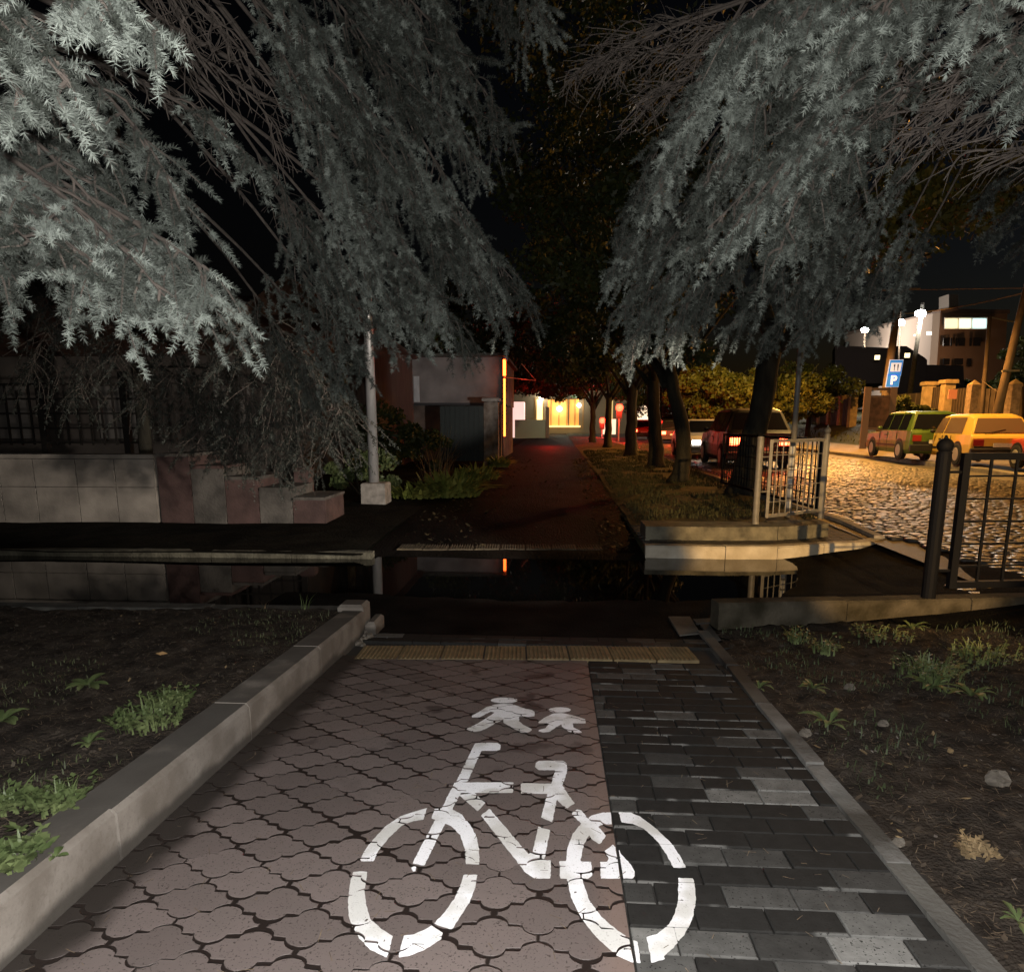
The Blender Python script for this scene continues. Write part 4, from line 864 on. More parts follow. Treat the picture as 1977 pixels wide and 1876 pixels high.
def decid(name, base, h, rad, trunkr, label, cs, n, leaf, m, seed, lean=(0, 0), group=None, kink=0, extra_limb=True):
    t_ = thing(name, base, label, 'tree', group); r = random.Random(seed); mb = MB(); b = np.array(base, float); pts = []; rr = []
    for k in range(9):
        u = k/8; pts.append(b+np.array([lean[0]*u+kink*sin(u*pi*1.3)+r.uniform(-.03, .03), lean[1]*u+r.uniform(-.03, .03), h*u-.15])); rr.append(trunkr*(1.35-.35*min(1, u*5))*(1-.28*u)*r.uniform(.94, 1.06))
    rr[0] *= 1.25; mb.tube(pts, rr, 14); top = pts[-1]; lim = MB()
    for k in range(7):
        a = 2*pi*k/7+r.uniform(-.3, .3); L = r.uniform(1.3, 2.6); q = top+np.array([0, 0, -r.uniform(0, .7)])
        mb.tube([q, q+np.array([cos(a)*L*.4, sin(a)*L*.4, L*.5]), q+np.array([cos(a)*L, sin(a)*L, L*1.25])], [trunkr*.42, trunkr*.25, .03], 7)
    build(mb, 'trunk', M['bark'], t_, smooth=True)
    V, F = leafcloud(cs, n, leaf, seed); npmesh('crown', V, F, m, parent=t_)
    return t_
row = [(3.72, 14.0, 'thick leaning tree trunk at the road edge behind the railing', .25, (.42, 0), .0),
       (2.80, 16.3, 'trunk second from the railing, bending right above', .185, (-.18, 0), .18),
       (2.93, 20.5, 'straight dark trunk third from the railing', .22, (-.2, 0), .0),
       (2.85, 27.0, 'fourth trunk of the avenue with reddish rim light', .23, (0, 0), .0),
       (3.05, 29.5, 'slim trunk beside the fourth in the avenue', .13, (0, 0), .0),
       (2.62, 36.0, 'fifth thick trunk of the avenue between two red glows', .20, (0, 0), .0),
       (2.3, 45.0, 'sixth trunk of the avenue, left of the red glow', .2, (0, 0), .0),
       (2.80, 55.0, 'farthest slim trunk at the end of the avenue', .24, (0, 0), .0)]
for i, (x, y, lb, tr_, ln, kk) in enumerate(row):
    z0 = float(verge_z(np.array(x), np.array(y)))-.05
    cs = clumps((x-.6, y+.8, 5.4), (2.9, 2.6, 2.2), 26, .8, 100+i)
    if i == 0:
        cs = clumps((x+1.2, y+.8, 6.2), (3.3, 2.2, 2.4), 26, .75, 100)+clumps((x+3.3, y+.5, 5.3), (1.7, 1.5, .9), 14, .6, 99)
    elif i == 1: cs += clumps((x-.4, y-.2, 3.1), (1.2, 1, .5), 7, .4, 222)
    else: cs += clumps((x-2.0, y, 3.7), (1.8, 1.5, .7), 10, .5, 333+i)
    if i in (1, 2, 3, 4): cs += clumps((x-1.6, y+1, 7.6), (3.2, 2.4, 2.0), 14, .9, 700+i)+clumps((x-1.9, y+.5, 11.0), (2.8, 2.2, 2.6), 14, .95, 750+i)
    decid('avenue_tree', (x, y, z0), 2.9 if i else 3.5, 3, tr_, lb, cs, [15000, 26000, 24000, 15000, 12000, 7000, 7000, 7000][i], .075 if i < 3 else .11, M['leaf'] if i else M['leaf_y'], 50+i, ln, 'avenue trees along the far path', kk)
# left side avenue crowns over the path
for i, (x, y, lb) in enumerate([(-5.6, 34, 'dark tree behind the pale house roof'), (-4.4, 44, 'tree over the kiosk at far left of the path'), (-4.2, 56, 'farthest tree left of the path end')]):
    decid('garden_tree', (x, y, 0), 3.2, 3, .22, lb, clumps((x+1.6, y, 5.6), (3.2, 3, 2.2), 24, .9, 400+i)+clumps((x+2.6, y-1, 3.9), (1.9, 1.4, .8), 8, .6, 430+i), 9000, .11, M['leaf'], 80+i)
# lit bushes and trees across the road
for i, (x, y, R_, hh, lb) in enumerate([(9.2+1, 46, 3.0, 5.6, 'yellow-lit round tree across the road between the trunks'), (13.5, 44, 2.8, 4.8, 'yellow-lit tree right of the round one'), (7.6, 58, 3, 6.0, 'dim tree behind the yellow-lit pair'), (17.5, 50, 3.0, 5.4, 'dark olive tree left of the pillar fence')]):
    decid('roadside_tree', (x, y, .3), hh*.4, R_, .2, lb, clumps((x, y, hh*.62), (R_, R_*.8, hh*.36), 26, .95, 500+i), 12000, .13, M['leaf_y'] if i < 2 else M['leaf'], 90+i)
def shrub(name, c, R, n, leaf, m, seed, label, k=14, cat='shrub'):
    base = (c[0], c[1], c[2]-R[2]); t_ = thing(name, base, label, cat); V, F = leafcloud(clumps(c, np.array(R)*.8, k, min(R)*.42, seed), n, leaf, seed); npmesh('foliage', V, F, m, parent=t_)
    mb = MB(); r = random.Random(seed)
    for i in range(6): a = r.uniform(0, 6.28); mb.tube([base, (c[0]+cos(a)*R[0]*.5, c[1]+sin(a)*R[1]*.5, c[2]+R[2]*.2)], [.02, .008], 5)
    build(mb, 'stem', M['bark'], t_); return t_
shrub('shrub', (-3.9, 13.6, .35), (.9, .6, .5), 3500, .05, M['weed'], 601, 'leafy green shrub left of the galvanised post')
shrub('shrub', (-4.3, 17.5, 1.0), (1.0, .8, .9), 3000, .07, M['leaf'], 602, 'dark shrub behind the galvanised post')
shrub('shrub', (-3.4, 18.5, .8), (.8, .6, .8), 2600, .06, M['leaf'], 603, 'dark shrub left of the green gate')
shrub('ivy_hedge', tuple(atD(1757, 790, 38)), (1.6, .8, 1.5), 4000, .10, M['leaf'], 604, 'dark ivy mass between the metal gate and yellow pillars')
shrub('shrub', tuple(atD(1745, 850, 34)), (1.8, .8, .45), 2500, .10, M['leaf_y'], 605, 'low olive bush at the foot of the signed pole')
_t0 = tuft
def tuft(name, p, n, L, rad, label, **k):
    if name != 'yellow_green_plant': return _t0(name, p, n, L, rad, label, **k)
    mb = MB(); p = np.array(p, float)
    for i in range(n):
        a = random.uniform(0, 6.28); r0 = rad*sqrt(random.random()); b = p+np.array([cos(a)*r0, sin(a)*r0*.7, 0]); a2 = a+random.uniform(-1.2, 1.2); l = L*random.uniform(.35, 1.15)*(1.1-.5*r0/rad); le = random.uniform(.3, 1.1); w0 = random.uniform(.014, .034); vs = []; fs = []
        for k_ in range(7):
            u = k_/6; c = b+np.array([cos(a2)*l*le*u**1.5, sin(a2)*l*le*u**1.5, l*(u-.62*le*u*u)]); sd = np.array([-sin(a2), cos(a2), .15])*w0*(.35+sin(pi*min(1, u*.9+.1)))*(1 if u < 1 else .1)
            vs += [c-sd, c+sd]
        for k_ in range(6): fs.append((2*k_, 2*k_+1, 2*k_+3, 2*k_+2))
        mb.add(vs, fs)
    return tag(build(mb, name, M['weed_y'], origin=tuple(p)), label, 'plant')
M['weed_y'] = mat('yellowish_blade', (.13, .17, .03), .6, col2=(.34, .34, .08), scale=3.5)
tuft('yellow_green_plant', (-2.1, 13.6, -.12), 330, .85, .6, 'bright yellow-green leafy clump at the left edge of the far path', wd=.018, leafy_=2.4)
tuft('yellow_green_plant', (-2.75, 13.3, -.12), 200, .5, .5, 'green clump between the post base and the bright clump', wd=.018, leafy_=2.4)
tuft('yellow_green_plant', (-1.95, 17.0, -.05), 170, .6, .5, 'olive clump farther along the path edge', wd=.02, leafy_=2.4)
tuft('reed_clump', (-2.9, 16.4, -.05), 60, 1.3, .4, 'dry upright stalks before the green gate', wd=.012, m=M['straw'])
tuft('yellow_green_plant', (-1.75, 21.0, 0), 200, .6, .3, 'olive weeds at the foot of the whitewashed pillar', wd=.02, leafy_=2.4)

# ------------------------------------------------------------------ spruces
class Spruce:
    def __init__(s, name, base, h, r, label):
        s.t = thing(name, base, label, 'tree'); s.b = np.array(base, float); s.h = h; s.n = 0
        mb = MB(); mb.tube([s.b+np.array([0, 0, h*u-.2]) for u in (0, .05, .3, .6, 1)], [r*1.4, r, r*.8, r*.5, .02], 14); build(mb, 'trunk', M['bark'], s.t, smooth=True)
    def bough(s, tip, spread=.45, ffrom=.5, need=60, nw=.0022, nl=.02, droop=.5, hang=.5, step=.055, seed=0, foliage=True, shoot=.085, rise=.75, twigp=.5, bare=.0, reach=1.3, sstep=.034, tone=1.):
        r = random.Random(seed*7+3); bt = r.choice([.35, .6, .85, 1.05, 1.3]); rise = rise*r.uniform(.65, 1.5); tip = np.array(tip, float); d0 = tip-s.b; hd = np.array([d0[0], d0[1], 0]); R_ = np.linalg.norm(hd); hd /= R_
        z0 = tip[2]+rise*droop+.25; st_ = np.array([s.b[0], s.b[1], z0])
        c1 = st_+hd*R_*.45+np.array([r.uniform(-.3, .3), r.uniform(-.3, .3), r.uniform(.0, .5)]); c2 = tip-hd*min(R_*.10, .45)*r.uniform(.3, 1.8)+np.array([r.uniform(-.22, .22), r.uniform(-.22, .22), droop*r.uniform(.5, 1.0)])
        cv = lambda t: st_*(1-t)**3+3*c1*t*(1-t)**2+3*c2*t*t*(1-t)+tip*t**3
        wood = MB(); pts = [cv(i/14) for i in range(15)]; L = sum(np.linalg.norm(pts[i+1]-pts[i]) for i in range(14))
        wood.tube(pts, [.022*(1-i/14)+.0025 for i in range(15)], 6)
        SB = []; SD = []; SLn = []; ST = []
        tmin = max(.2, 1-reach/L) ; n = max(4, int(L*(1-tmin)/step))
        for i in range(n):
            t = tmin+(1-tmin)*(i+r.random()*.6)/n; o = cv(min(t, .999)); fw = cv(min(t+.02, 1))-cv(t-.02); fw /= np.linalg.norm(fw)
            side = np.cross(fw, [0, 0, 1.]); side /= np.linalg.norm(side)+1e-9; sg = 1 if i % 2 else -1
            tt = (t-tmin)/(1-tmin); ln = spread*(1.05-tt*.66)*r.uniform(.4, 1.3)*(.55+.45*min(1, tt*4+.3))
            dd = side*sg*r.uniform(.5, .9)+fw*r.uniform(.45, .9)+np.array([0, 0, -hang*r.uniform(-.25, 1.2)]); dd /= np.linalg.norm(dd)
            dn = np.array([0, 0, -1.]); k = 6
            j1 = np.array([r.uniform(-1, 1), r.uniform(-1, 1), r.uniform(-1, 1)])*ln*.16
            tsec = r.choice([.0, .04, .1, .22, .42]); sec = [o+dd*ln*u+dn*ln*.30*hang*u*u+j1*sin(pi*u*1.3) for u in [j/k for j in range(k+1)]]
            wood.tube(sec, [.0055*(1-.6*j/k) for j in range(k+1)], 4, cap=False)
            fol = foliage and (t > ffrom) and r.random() > bare; ns = max(3, int(ln/sstep))
            for j in range(ns):
                u = (j+.5+r.uniform(-.3, .3))/ns; kk = min(int(u*k), k-1); p = sec[kk]+(sec[kk+1]-sec[kk])*(u*k-kk)
                sd = sec[kk+1]-sec[kk]; sd /= np.linalg.norm(sd); pe = np.cross(sd, [0, 0, 1.]); pe /= np.linalg.norm(pe)+1e-9; up_ = np.cross(pe, sd)
                a = (pi if j % 2 else 0)+r.uniform(-.7, .7)
                q = sd*r.uniform(.3, 1)+(pe*cos(a)+up_*sin(a))*r.uniform(.5, 1.1)+np.array([r.uniform(-.3, .3), r.uniform(-.3, .3), -.3*hang*r.random()]); q /= np.linalg.norm(q)
                l_ = shoot*r.uniform(.55, 1.25)*(1-.35*u)
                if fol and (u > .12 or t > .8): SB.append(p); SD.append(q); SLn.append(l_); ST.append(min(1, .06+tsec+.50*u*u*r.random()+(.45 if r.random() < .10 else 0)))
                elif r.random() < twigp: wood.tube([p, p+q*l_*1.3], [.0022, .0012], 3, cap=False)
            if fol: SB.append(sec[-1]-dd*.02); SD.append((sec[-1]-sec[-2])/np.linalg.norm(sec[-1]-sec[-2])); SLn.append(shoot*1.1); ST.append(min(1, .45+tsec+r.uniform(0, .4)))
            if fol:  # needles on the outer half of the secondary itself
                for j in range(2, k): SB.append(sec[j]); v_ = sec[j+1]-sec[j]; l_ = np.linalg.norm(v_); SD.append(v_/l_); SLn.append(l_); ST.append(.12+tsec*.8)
        if foliage: SB.append(tip); SD.append((pts[-1]-pts[-2])/np.linalg.norm(pts[-1]-pts[-2])); SLn.append(shoot*1.2); ST.append(.9)
        bo = build(wood, 'bough', M['twig'], s.t)
        if SB:
            rg = np.random.default_rng(seed+900); B = np.array(SB); D_ = np.array(SD); Ls = np.array(SLn); m_ = len(B)
            B = np.repeat(B, need, 0); D2 = np.repeat(D_, need, 0); L2 = np.repeat(Ls, need); u = rg.random(len(B)); u[::need] = 1
            rnd = rg.normal(size=B.shape); pr_ = rnd-D2*(rnd*D2).sum(1)[:, None]; pr_ /= np.linalg.norm(pr_, axis=1)[:, None]
            an = rg.uniform(.9, 1.35, len(B))*(1-.75*np.maximum(0, u-.85)/.15); nd = D2*np.cos(an)[:, None]+pr_*np.sin(an)[:, None]
            nd[:, 2] += .12; nd /= np.linalg.norm(nd, axis=1)[:, None]
            P0 = B+D2*(u*L2)[:, None]; wv = np.cross(nd, rg.normal(size=B.shape)); wv /= np.linalg.norm(wv, axis=1)[:, None]; ll = (nl*rg.uniform(.75, 1.15, len(B)))[:, None]
            V = np.stack([P0-wv*nw/2, P0+wv*nw/2, P0+nd*ll*.6+wv*nw*.42, P0+nd*ll], 1).reshape(-1, 3); i = np.arange(len(B))*4
            F = np.stack([i, i+1, i+2, i+3], -1)
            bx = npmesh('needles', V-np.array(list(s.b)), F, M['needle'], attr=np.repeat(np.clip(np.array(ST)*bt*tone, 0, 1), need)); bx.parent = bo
        return bo
A = Spruce('spruce_tree', (-4.4, 3.4, -.1), 14, .20, 'silvery spruce overhanging the left lawn with boughs across the top left')
sd_ = 1
NEAR = dict(need=110, nw=.0018, nl=.021, reach=1.0, rise=1.6, step=.06, shoot=.085)
MID = dict(need=70, nw=.0030, nl=.025, step=.055, shoot=.085, rise=2.0, reach=1.35, sstep=.036)
def T(x, y, d): return atD(x, y, d)
for (x, y, d, sp_, ff, kw) in [(405, 525, 2.2, .42, .52, NEAR), (318, 572, 2.1, .36, .5, NEAR), (180, 505, 2.0, .36, .5, NEAR), (60, 470, 1.9, .34, .5, NEAR), (250, 480, 2.35, .4, .45, NEAR), (110, 430, 2.2, .42, .4, NEAR), (345, 400, 2.5, .35, .5, NEAR), (-40, 500, 2.0, .36, .4, NEAR), (200, 330, 2.4, .42, .4, NEAR), (60, 330, 2.3, .42, .4, NEAR),
                               (135, 170, 1.55, .20, .82, NEAR), (40, 190, 1.45, .20, .82, NEAR), (305, 60, 1.6, .20, .85, NEAR), (200, 30, 1.5, .2, .85, NEAR), (-10, 90, 1.4, .2, .8, NEAR),
                               (490, 325, 3.1, .22, .80, dict(need=55, nw=.003, nl=.022)), (420, 250, 3.2, .2, .85, dict(need=50, nw=.003, nl=.022))]:
    A.bough(T(x, y, d), sp_, ff, droop=.55, hang=.9, seed=sd_, **kw); sd_ += 1
for (x, y, d, sp_, ff) in [(610, 120, 4.0, .4, .75), (700, 160, 4.3, .5, .7), (800, 120, 4.6, .55, .7), (900, 100, 4.9, .55, .7), (1060, 55, 5.4, .55, .7), (985, 40, 5.2, .5, .7), (760, 30, 4.4, .5, .7), (860, 20, 4.8, .5, .7),
                           (985, 255, 5.0, .55, .68), (925, 310, 5.0, .5, .68), (880, 220, 4.8, .55, .65), (800, 260, 4.6, .5, .65), (805, 385, 4.4, .45, .68), (745, 350, 4.3, .4, .7), (675, 360, 4.2, .35, .75), (850, 390, 4.5, .4, .7),
                           (720, 500, 4.7, .45, .68), (790, 560, 4.9, .5, .65), (860, 500, 5.0, .5, .62), (680, 610, 4.9, .4, .7), (1025, 585, 5.3, .5, .62), (965, 610, 5.3, .5, .6), (900, 660, 5.3, .5, .6), (930, 540, 5.2, .5, .6), (810, 640, 5.1, .5, .62), (740, 640, 5.2, .45, .62), (665, 745, 5.7, .45, .65), (610, 780, 6.0, .4, .68), (840, 590, 5.0, .5, .6), (700, 700, 5.4, .4, .65)]:
    A.bough(T(x, y, d), sp_, ff-.15, droop=1.0, hang=1.0, seed=sd_, **MID); sd_ += 1
# bare inner twigs of the same tree
for (x, y, d) in [(430, 60, 3.4), (500, 150, 3.6), (540, 260, 3.9), (380, 110, 3.3), (560, 420, 4.6)]:
    A.bough(T(x, y, d), .5, .5, foliage=False, droop=.6, hang=.8, seed=sd_, step=.07, twigp=.8); sd_ += 1
B = Spruce('spruce_tree', (-7.7, 12.6, -.2), 15, .12, 'darker spruce behind the puddle whose twiggy boughs hang over the pale wall')
FAR = dict(need=34, nw=.005, nl=.030, step=.07, shoot=.12, rise=1.4, reach=1.9, sstep=.055)
for (x, y, d, ff) in [(640, 870, 7.6, .6), (560, 850, 7.8, .6), (500, 800, 8.0, .6), (430, 790, 8.2, .6), (340, 740, 8.4, .5), (220, 700, 8.4, .5), (120, 640, 8.0, .5), (60, 720, 8.6, .5), (590, 700, 7.2, .6), (470, 680, 7.4, .6), (380, 620, 7.6, .6), (300, 560, 7.6, .5), (180, 560, 7.4, .5), (660, 800, 7.0, .6), (600, 800, 7.3, .5), (540, 740, 7.4, .5), (450, 870, 8.2, .5), (390, 850, 8.4, .5), (520, 880, 8.0, .5), (280, 800, 8.6, .5), (160, 770, 8.8, .5), (80, 620, 8.4, .5), (20, 560, 8.2, .5)]:
    B.bough(T(x, y, d), .75, ff, droop=.9, hang=1.1, seed=sd_, bare=.3, tone=.3, **FAR); sd_ += 1  # low tone paints this tree's needles as if in deep shade
C_ = Spruce('spruce_tree', (4.9, 3.9, -.2), 15, .22, 'silvery spruce overhanging the right bed and black fence')
for (x, y, d, sp_, ff) in [(1395, 75, 2.7, .28, .75), (1450, 100, 2.6, .25, .78), (1520, 115, 2.5, .25, .78), (1590, 110, 2.4, .25, .8), (1640, 40, 2.3, .22, .82), (1700, 90, 2.5, .2, .82), (1745, 30, 2.4, .22, .8), (1540, 40, 2.6, .3, .75), (1860, 55, 2.1, .2, .84), (1930, 100, 2.0, .2, .82), (1975, 160, 2.0, .2, .8), (1470, 20, 2.9, .3, .75),
                           (1370, 165, 3.0, .26, .78), (1620, 190, 2.6, .16, .86), (1545, 190, 2.8, .2, .82), (1500, 260, 3.0, .3, .72), (1420, 230, 3.2, .32, .7)]:
    C_.bough(T(x, y, d), sp_, ff, droop=.45, hang=.8, seed=sd_, **NEAR); sd_ += 1
for (x, y, d, sp_, ff) in [(1330, 230, 3.3, .3, .72), (1300, 290, 3.5, .32, .7), (1275, 375, 3.5, .3, .72), (1325, 480, 3.2, .28, .75), (1400, 460, 3.1, .3, .72), (1440, 420, 3.0, .3, .72), (1505, 490, 2.95, .28, .74), (1560, 440, 2.95, .28, .74), (1530, 330, 3.1, .3, .72), (1460, 330, 3.2, .35, .68), (1390, 330, 3.3, .35, .68), (1350, 400, 3.4, .3, .7), (1520, 410, 3.1, .3, .7), (1560, 250, 3.3, .3, .7)]:
    C_.bough(T(x, y, d), sp_, ff, droop=1.0, hang=1.0, seed=sd_, need=85, nw=.0023, nl=.022, rise=2.0, reach=1.0, shoot=.085); sd_ += 1
for (x, y, d, sp_, ff) in [(1180, 520, 5.0, .45, .66), (1195, 450, 5.0, .4, .7), (1240, 400, 4.8, .4, .7), (1205, 600, 5.1, .45, .66), (1215, 665, 5.2, .4, .68), (1260, 560, 5.0, .5, .62), (1300, 640, 5.2, .45, .66), (1350, 580, 5.0, .5, .62), (1400, 640, 5.2, .45, .64), (1450, 570, 5.0, .5, .6), (1480, 650, 5.3, .4, .66), (1550, 640, 5.2, .45, .62), (1540, 560, 5.0, .5, .6), (1610, 610, 5.2, .45, .62), (1650, 590, 5.2, .45, .6), (1690, 605, 5.3, .4, .62), (1590, 510, 4.7, .45, .6), (1580, 400, 4.4, .4, .65), (1310, 500, 4.8, .5, .62), (1600, 250, 4.2, .3, .7), (1250, 480, 4.9, .45, .66), (1560, 340, 4.3, .4, .66)]:
    C_.bough(T(x, y, d), sp_*(.8 if x > 1540 else 1), ff-.1, droop=1.05, hang=1.0, seed=sd_, **dict(MID, rise=3.4 if x > 1540 else 2.0, reach=1.0 if x > 1540 else 1.35)); sd_ += 1
for (x, y, d) in [(1110, 140, 4.3), (1190, 120, 4.2), (1150, 90, 4.4), (1250, 190, 4.0), (1300, 120, 3.8), (1330, 60, 3.6)]:
    C_.bough(T(x, y, d), .42, .5, foliage=False, droop=.15, hang=.45, seed=sd_, step=.05, twigp=.8, shoot=.12); sd_ += 1
for (x, y, d) in [(1640, 230, 2.9), (1720, 170, 2.8), (1760, 260, 2.9), (1830, 200, 2.8), (1900, 290, 2.7), (1700, 120, 3.0), (1850, 120, 2.7), (1940, 240, 2.6)]:
    C_.bough(T(x, y, d), .35, .5, foliage=False, droop=.12, hang=.6, seed=sd_, step=.07, twigp=.8, shoot=.12); sd_ += 1
D_ = Spruce('spruce_tree', (8.2, 7.2, -.1), 13, .2, 'dark spruce partly seen at the right edge above the yellow car')
for (x, y, d) in [(1900, 450, 7.0), (1960, 470, 7.2), (1890, 390, 7.0), (1950, 400, 7.3), (2010, 440, 7.4)]:
    D_.bough(T(x, y, d), .5, .4, droop=.6, hang=.8, seed=sd_, **FAR); sd_ += 1

# ================================================================== CARS
def car(name, loc, head, Lc, Wc, Hc, paint, label, style='hatch', lights=0., plate=True, group=None, spare=False, lamp_red=True):
    """body built along +y = forward, rear at y=-L/2; head = heading angle (clockwise from +Y)"""
    t_ = thing(name, (0, 0, 0), label, 'car', group); h = Lc/2; w2 = Wc/2; belt = Hc*.60; sill = .20; hood = belt*.93
    if style == 'hatch': S = [(-h, .42, belt*.86, 0), (-h+.06, .28, belt*.97, .15), (-h+.12, .24, belt, .12), (-h+.42, sill, belt, Hc*.95), (-h+.75, sill, belt, Hc), (0., sill, belt, Hc), (.35, sill, belt, Hc*.985), (h-1.35, sill, belt, belt+.04), (h-1.1, sill, hood, 0), (h-.25, sill, hood*.93, 0), (h-.05, .26, hood*.85, 0), (h, .32, hood*.7, 0)]
    elif style == 'estate': S = [(-h, .36, belt*.9, 0), (-h+.05, .24, belt, .1), (-h+.10, .22, belt, .1), (-h+.30, sill, belt, Hc*.97), (-h+.6, sill, belt, Hc), (0., sill, belt, Hc), (.45, sill, belt, Hc*.985), (h-1.45, sill, belt, belt+.04), (h-1.2, sill, hood, 0), (h-.2, sill, hood*.96, 0), (h-.03, .24, hood*.93, 0), (h, .3, hood*.8, 0)]
    else: S = [(-h, .42, belt*.95, 0), (-h+.08, .3, belt*1.02, .1), (-h+.15, .28, belt*1.03, .1), (-h+.5, sill, belt, Hc*.96), (-h+.9, sill, belt, Hc), (0., sill, belt, Hc), (.5, sill, belt, Hc*.98), (h-1.3, sill, belt, belt+.05), (h-1.05, sill, hood*1.05, 0), (h-.25, sill, hood, 0), (h-.05, .3, hood*.9, 0), (h, .36, hood*.75, 0)]
    V = []; F = []
    rf = .74
    for (y, zb, zt, zr) in S:
        nar = .93 if abs(abs(y)-h) < .01 else (.98 if abs(y) > h-.15 else 1)
        top = zr if zr > .5 else zt+.0; wr = rf if zr > zt+.1 else .93
        V += [(-w2*.92*nar, y, zb), (-w2*nar, y, zb+.12), (-w2*nar, y, (zb+zt)/2+.05), (-w2*.965*nar, y, zt), (-w2*wr*nar, y, top-.03 if top > zt else top+.005), (-w2*wr*.75*nar, y, top+.012),
              (w2*wr*.75*nar, y, top+.012), (w2*wr*nar, y, top-.03 if top > zt else top+.005), (w2*.965*nar, y, zt), (w2*nar, y, (zb+zt)/2+.05), (w2*nar, y, zb+.12), (w2*.92*nar, y, zb)]
    n = len(S)
    for i in range(n-1):
        for k in range(12): k2 = (k+1) % 12; F.append((i*12+k, i*12+k2, (i+1)*12+k2, (i+1)*12+k))
    F.append(tuple(range(12))); F.append(tuple((n-1)*12+k for k in range(12))[::-1])
    mb = MB(); mb.add(V, F); ob = build(mb, 'car_body', paint, t_, smooth=False)
    bv = ob.modifiers.new('b', 'BEVEL'); bv.width = .025; bv.segments = 2; bv.limit_method = 'ANGLE'; bv.angle_limit = radians(20)
    # glass
    def sidept(sg, y, z):
        u = (z-belt)/(Hc-.03-belt); return (sg*(w2*(.965+(rf-.965)*u)+.006), y, z)
    rear = -h+(.34 if style != 'estate' else .26); fr = h-1.30
    for sg in (-1, 1):
        z0, z1 = belt+.03, Hc-.09
        for (ya, yb, yc, yd) in (((rear+.30, -.12, -.12, rear+.42),) if style == 'hatch' else ((rear+.12, rear+.75, rear+.75, rear+.18), (rear+.82, -.12, -.12, rear+.82)))+(((-.04, fr-.10, .42, -.04)),):
            mb = MB(); q = [sidept(sg, ya, z0), sidept(sg, yb, z0), sidept(sg, yc, z1), sidept(sg, yd, z1)]
            mb.prism(q, (sg*.004, 0, 0)); build(mb, 'side_window', M['glass'] if not spare else M['glass_b'], t_)
    yr0, yr1 = (S[2][0], S[3][0]); z0, z1 = belt+.02, Hc*.95-.03
    def rp(x, u): zz_ = belt+(S[3][3]-belt)*u; return (x*w2*(.90+(rf-.93)*u), yr0+(yr1-yr0)*u-.014, zz_+.012)
    mb = MB(); mb.prism([rp(-.96, .10), rp(.96, .10), rp(.9, .88), rp(-.9, .88)], (0, -.006, .004)); build(mb, 'rear_window', M['glass'] if not spare else M['glass_b'], t_)
    wy0, wy1 = S[7][0], S[6][0]
    mb = MB(); mb.prism([(-w2*.84, wy0-.0, belt+.09), (w2*.84, wy0-.0, belt+.09), (w2*.66, wy1+.03, Hc*.96), (-w2*.66, wy1+.03, Hc*.96)], (0, .02, .012)); build(mb, 'windscreen', M['glass'], t_)
    # bumpers, lamps, plate
    mb = MB(); mb.bevbox(-w2*.97, w2*.97, -h-.07, -h+.04, .30, .50, .03); build(mb, 'bumper', M['black'], t_)
    mb = MB(); mb.bevbox(-w2*.97, w2*.97, h-.04, h+.07, .30, .48, .03); build(mb, 'bumper', M['black'], t_)
    mb = MB(); mb.bevbox(-w2*.86, w2*.86, -h-.012, -h+.05, .50, belt*.66-.01, .006); build(mb, 'rear_panel', M['black'], t_)
    for sg in (-1, 1):
        mb = MB(); mb.bevbox(min(sg*w2*.90, sg*w2*.58), max(sg*w2*.90, sg*w2*.58), -h-.018, -h+.05, belt*.66, belt*.86, .008)
        build(mb, 'tail_lamp', M['tail_on'] if lights else M['tail_off'], t_)
        mb = MB(); mb.bevbox(min(sg*w2*.88, sg*w2*.55), max(sg*w2*.88, sg*w2*.55), h-.05, h+.02, belt*.62, belt*.8, .008); build(mb, 'headlight', M['lens'], t_)
        mb = MB(); mb.ball((sg*(w2+.09), fr-.30, belt+.08), .09, 8, 6, (.9, .5, .7)); build(mb, 'wing_mirror', paint if not spare else M['black'], t_, smooth=True)
    if plate: mb = MB(); mb.box(-.26, .26, -h-.085, -h-.070, .53-.0, .64); build(mb, 'number_plate', M['white_paint'], t_)
    for sg in (-1, 1):
        xa, xb = min(sg*(w2-.01), sg*(w2+.004)), max(sg*(w2-.01), sg*(w2+.004))
        for ys_ in (-.10, fr-.05)+((rear+.80,) if style == 'estate' else (rear+.95,)): mb = MB(); mb.box(xa, xb, ys_-.008, ys_+.008, .26, belt-.03); build(mb, 'door_seam', M['black'], t_)
        mb = MB(); mb.box(min(sg*(w2-.01), sg*(w2+.012)), max(sg*(w2-.01), sg*(w2+.012)), -h+1.15, h-1.1, .43, .475); build(mb, 'side_trim', M['black'], t_)
        mb = MB(); mb.box(min(sg*(w2-.01), sg*(w2+.02)), max(sg*(w2-.01), sg*(w2+.02)), -.02, .13, belt-.16, belt-.13); build(mb, 'door_handle', M['black'], t_)
    mb = MB(); mb.bar((-.42, yr0-.02, belt+.03), (.1, yr0+.05, belt+.15), .015, .015); build(mb, 'wiper', M['black'], t_)
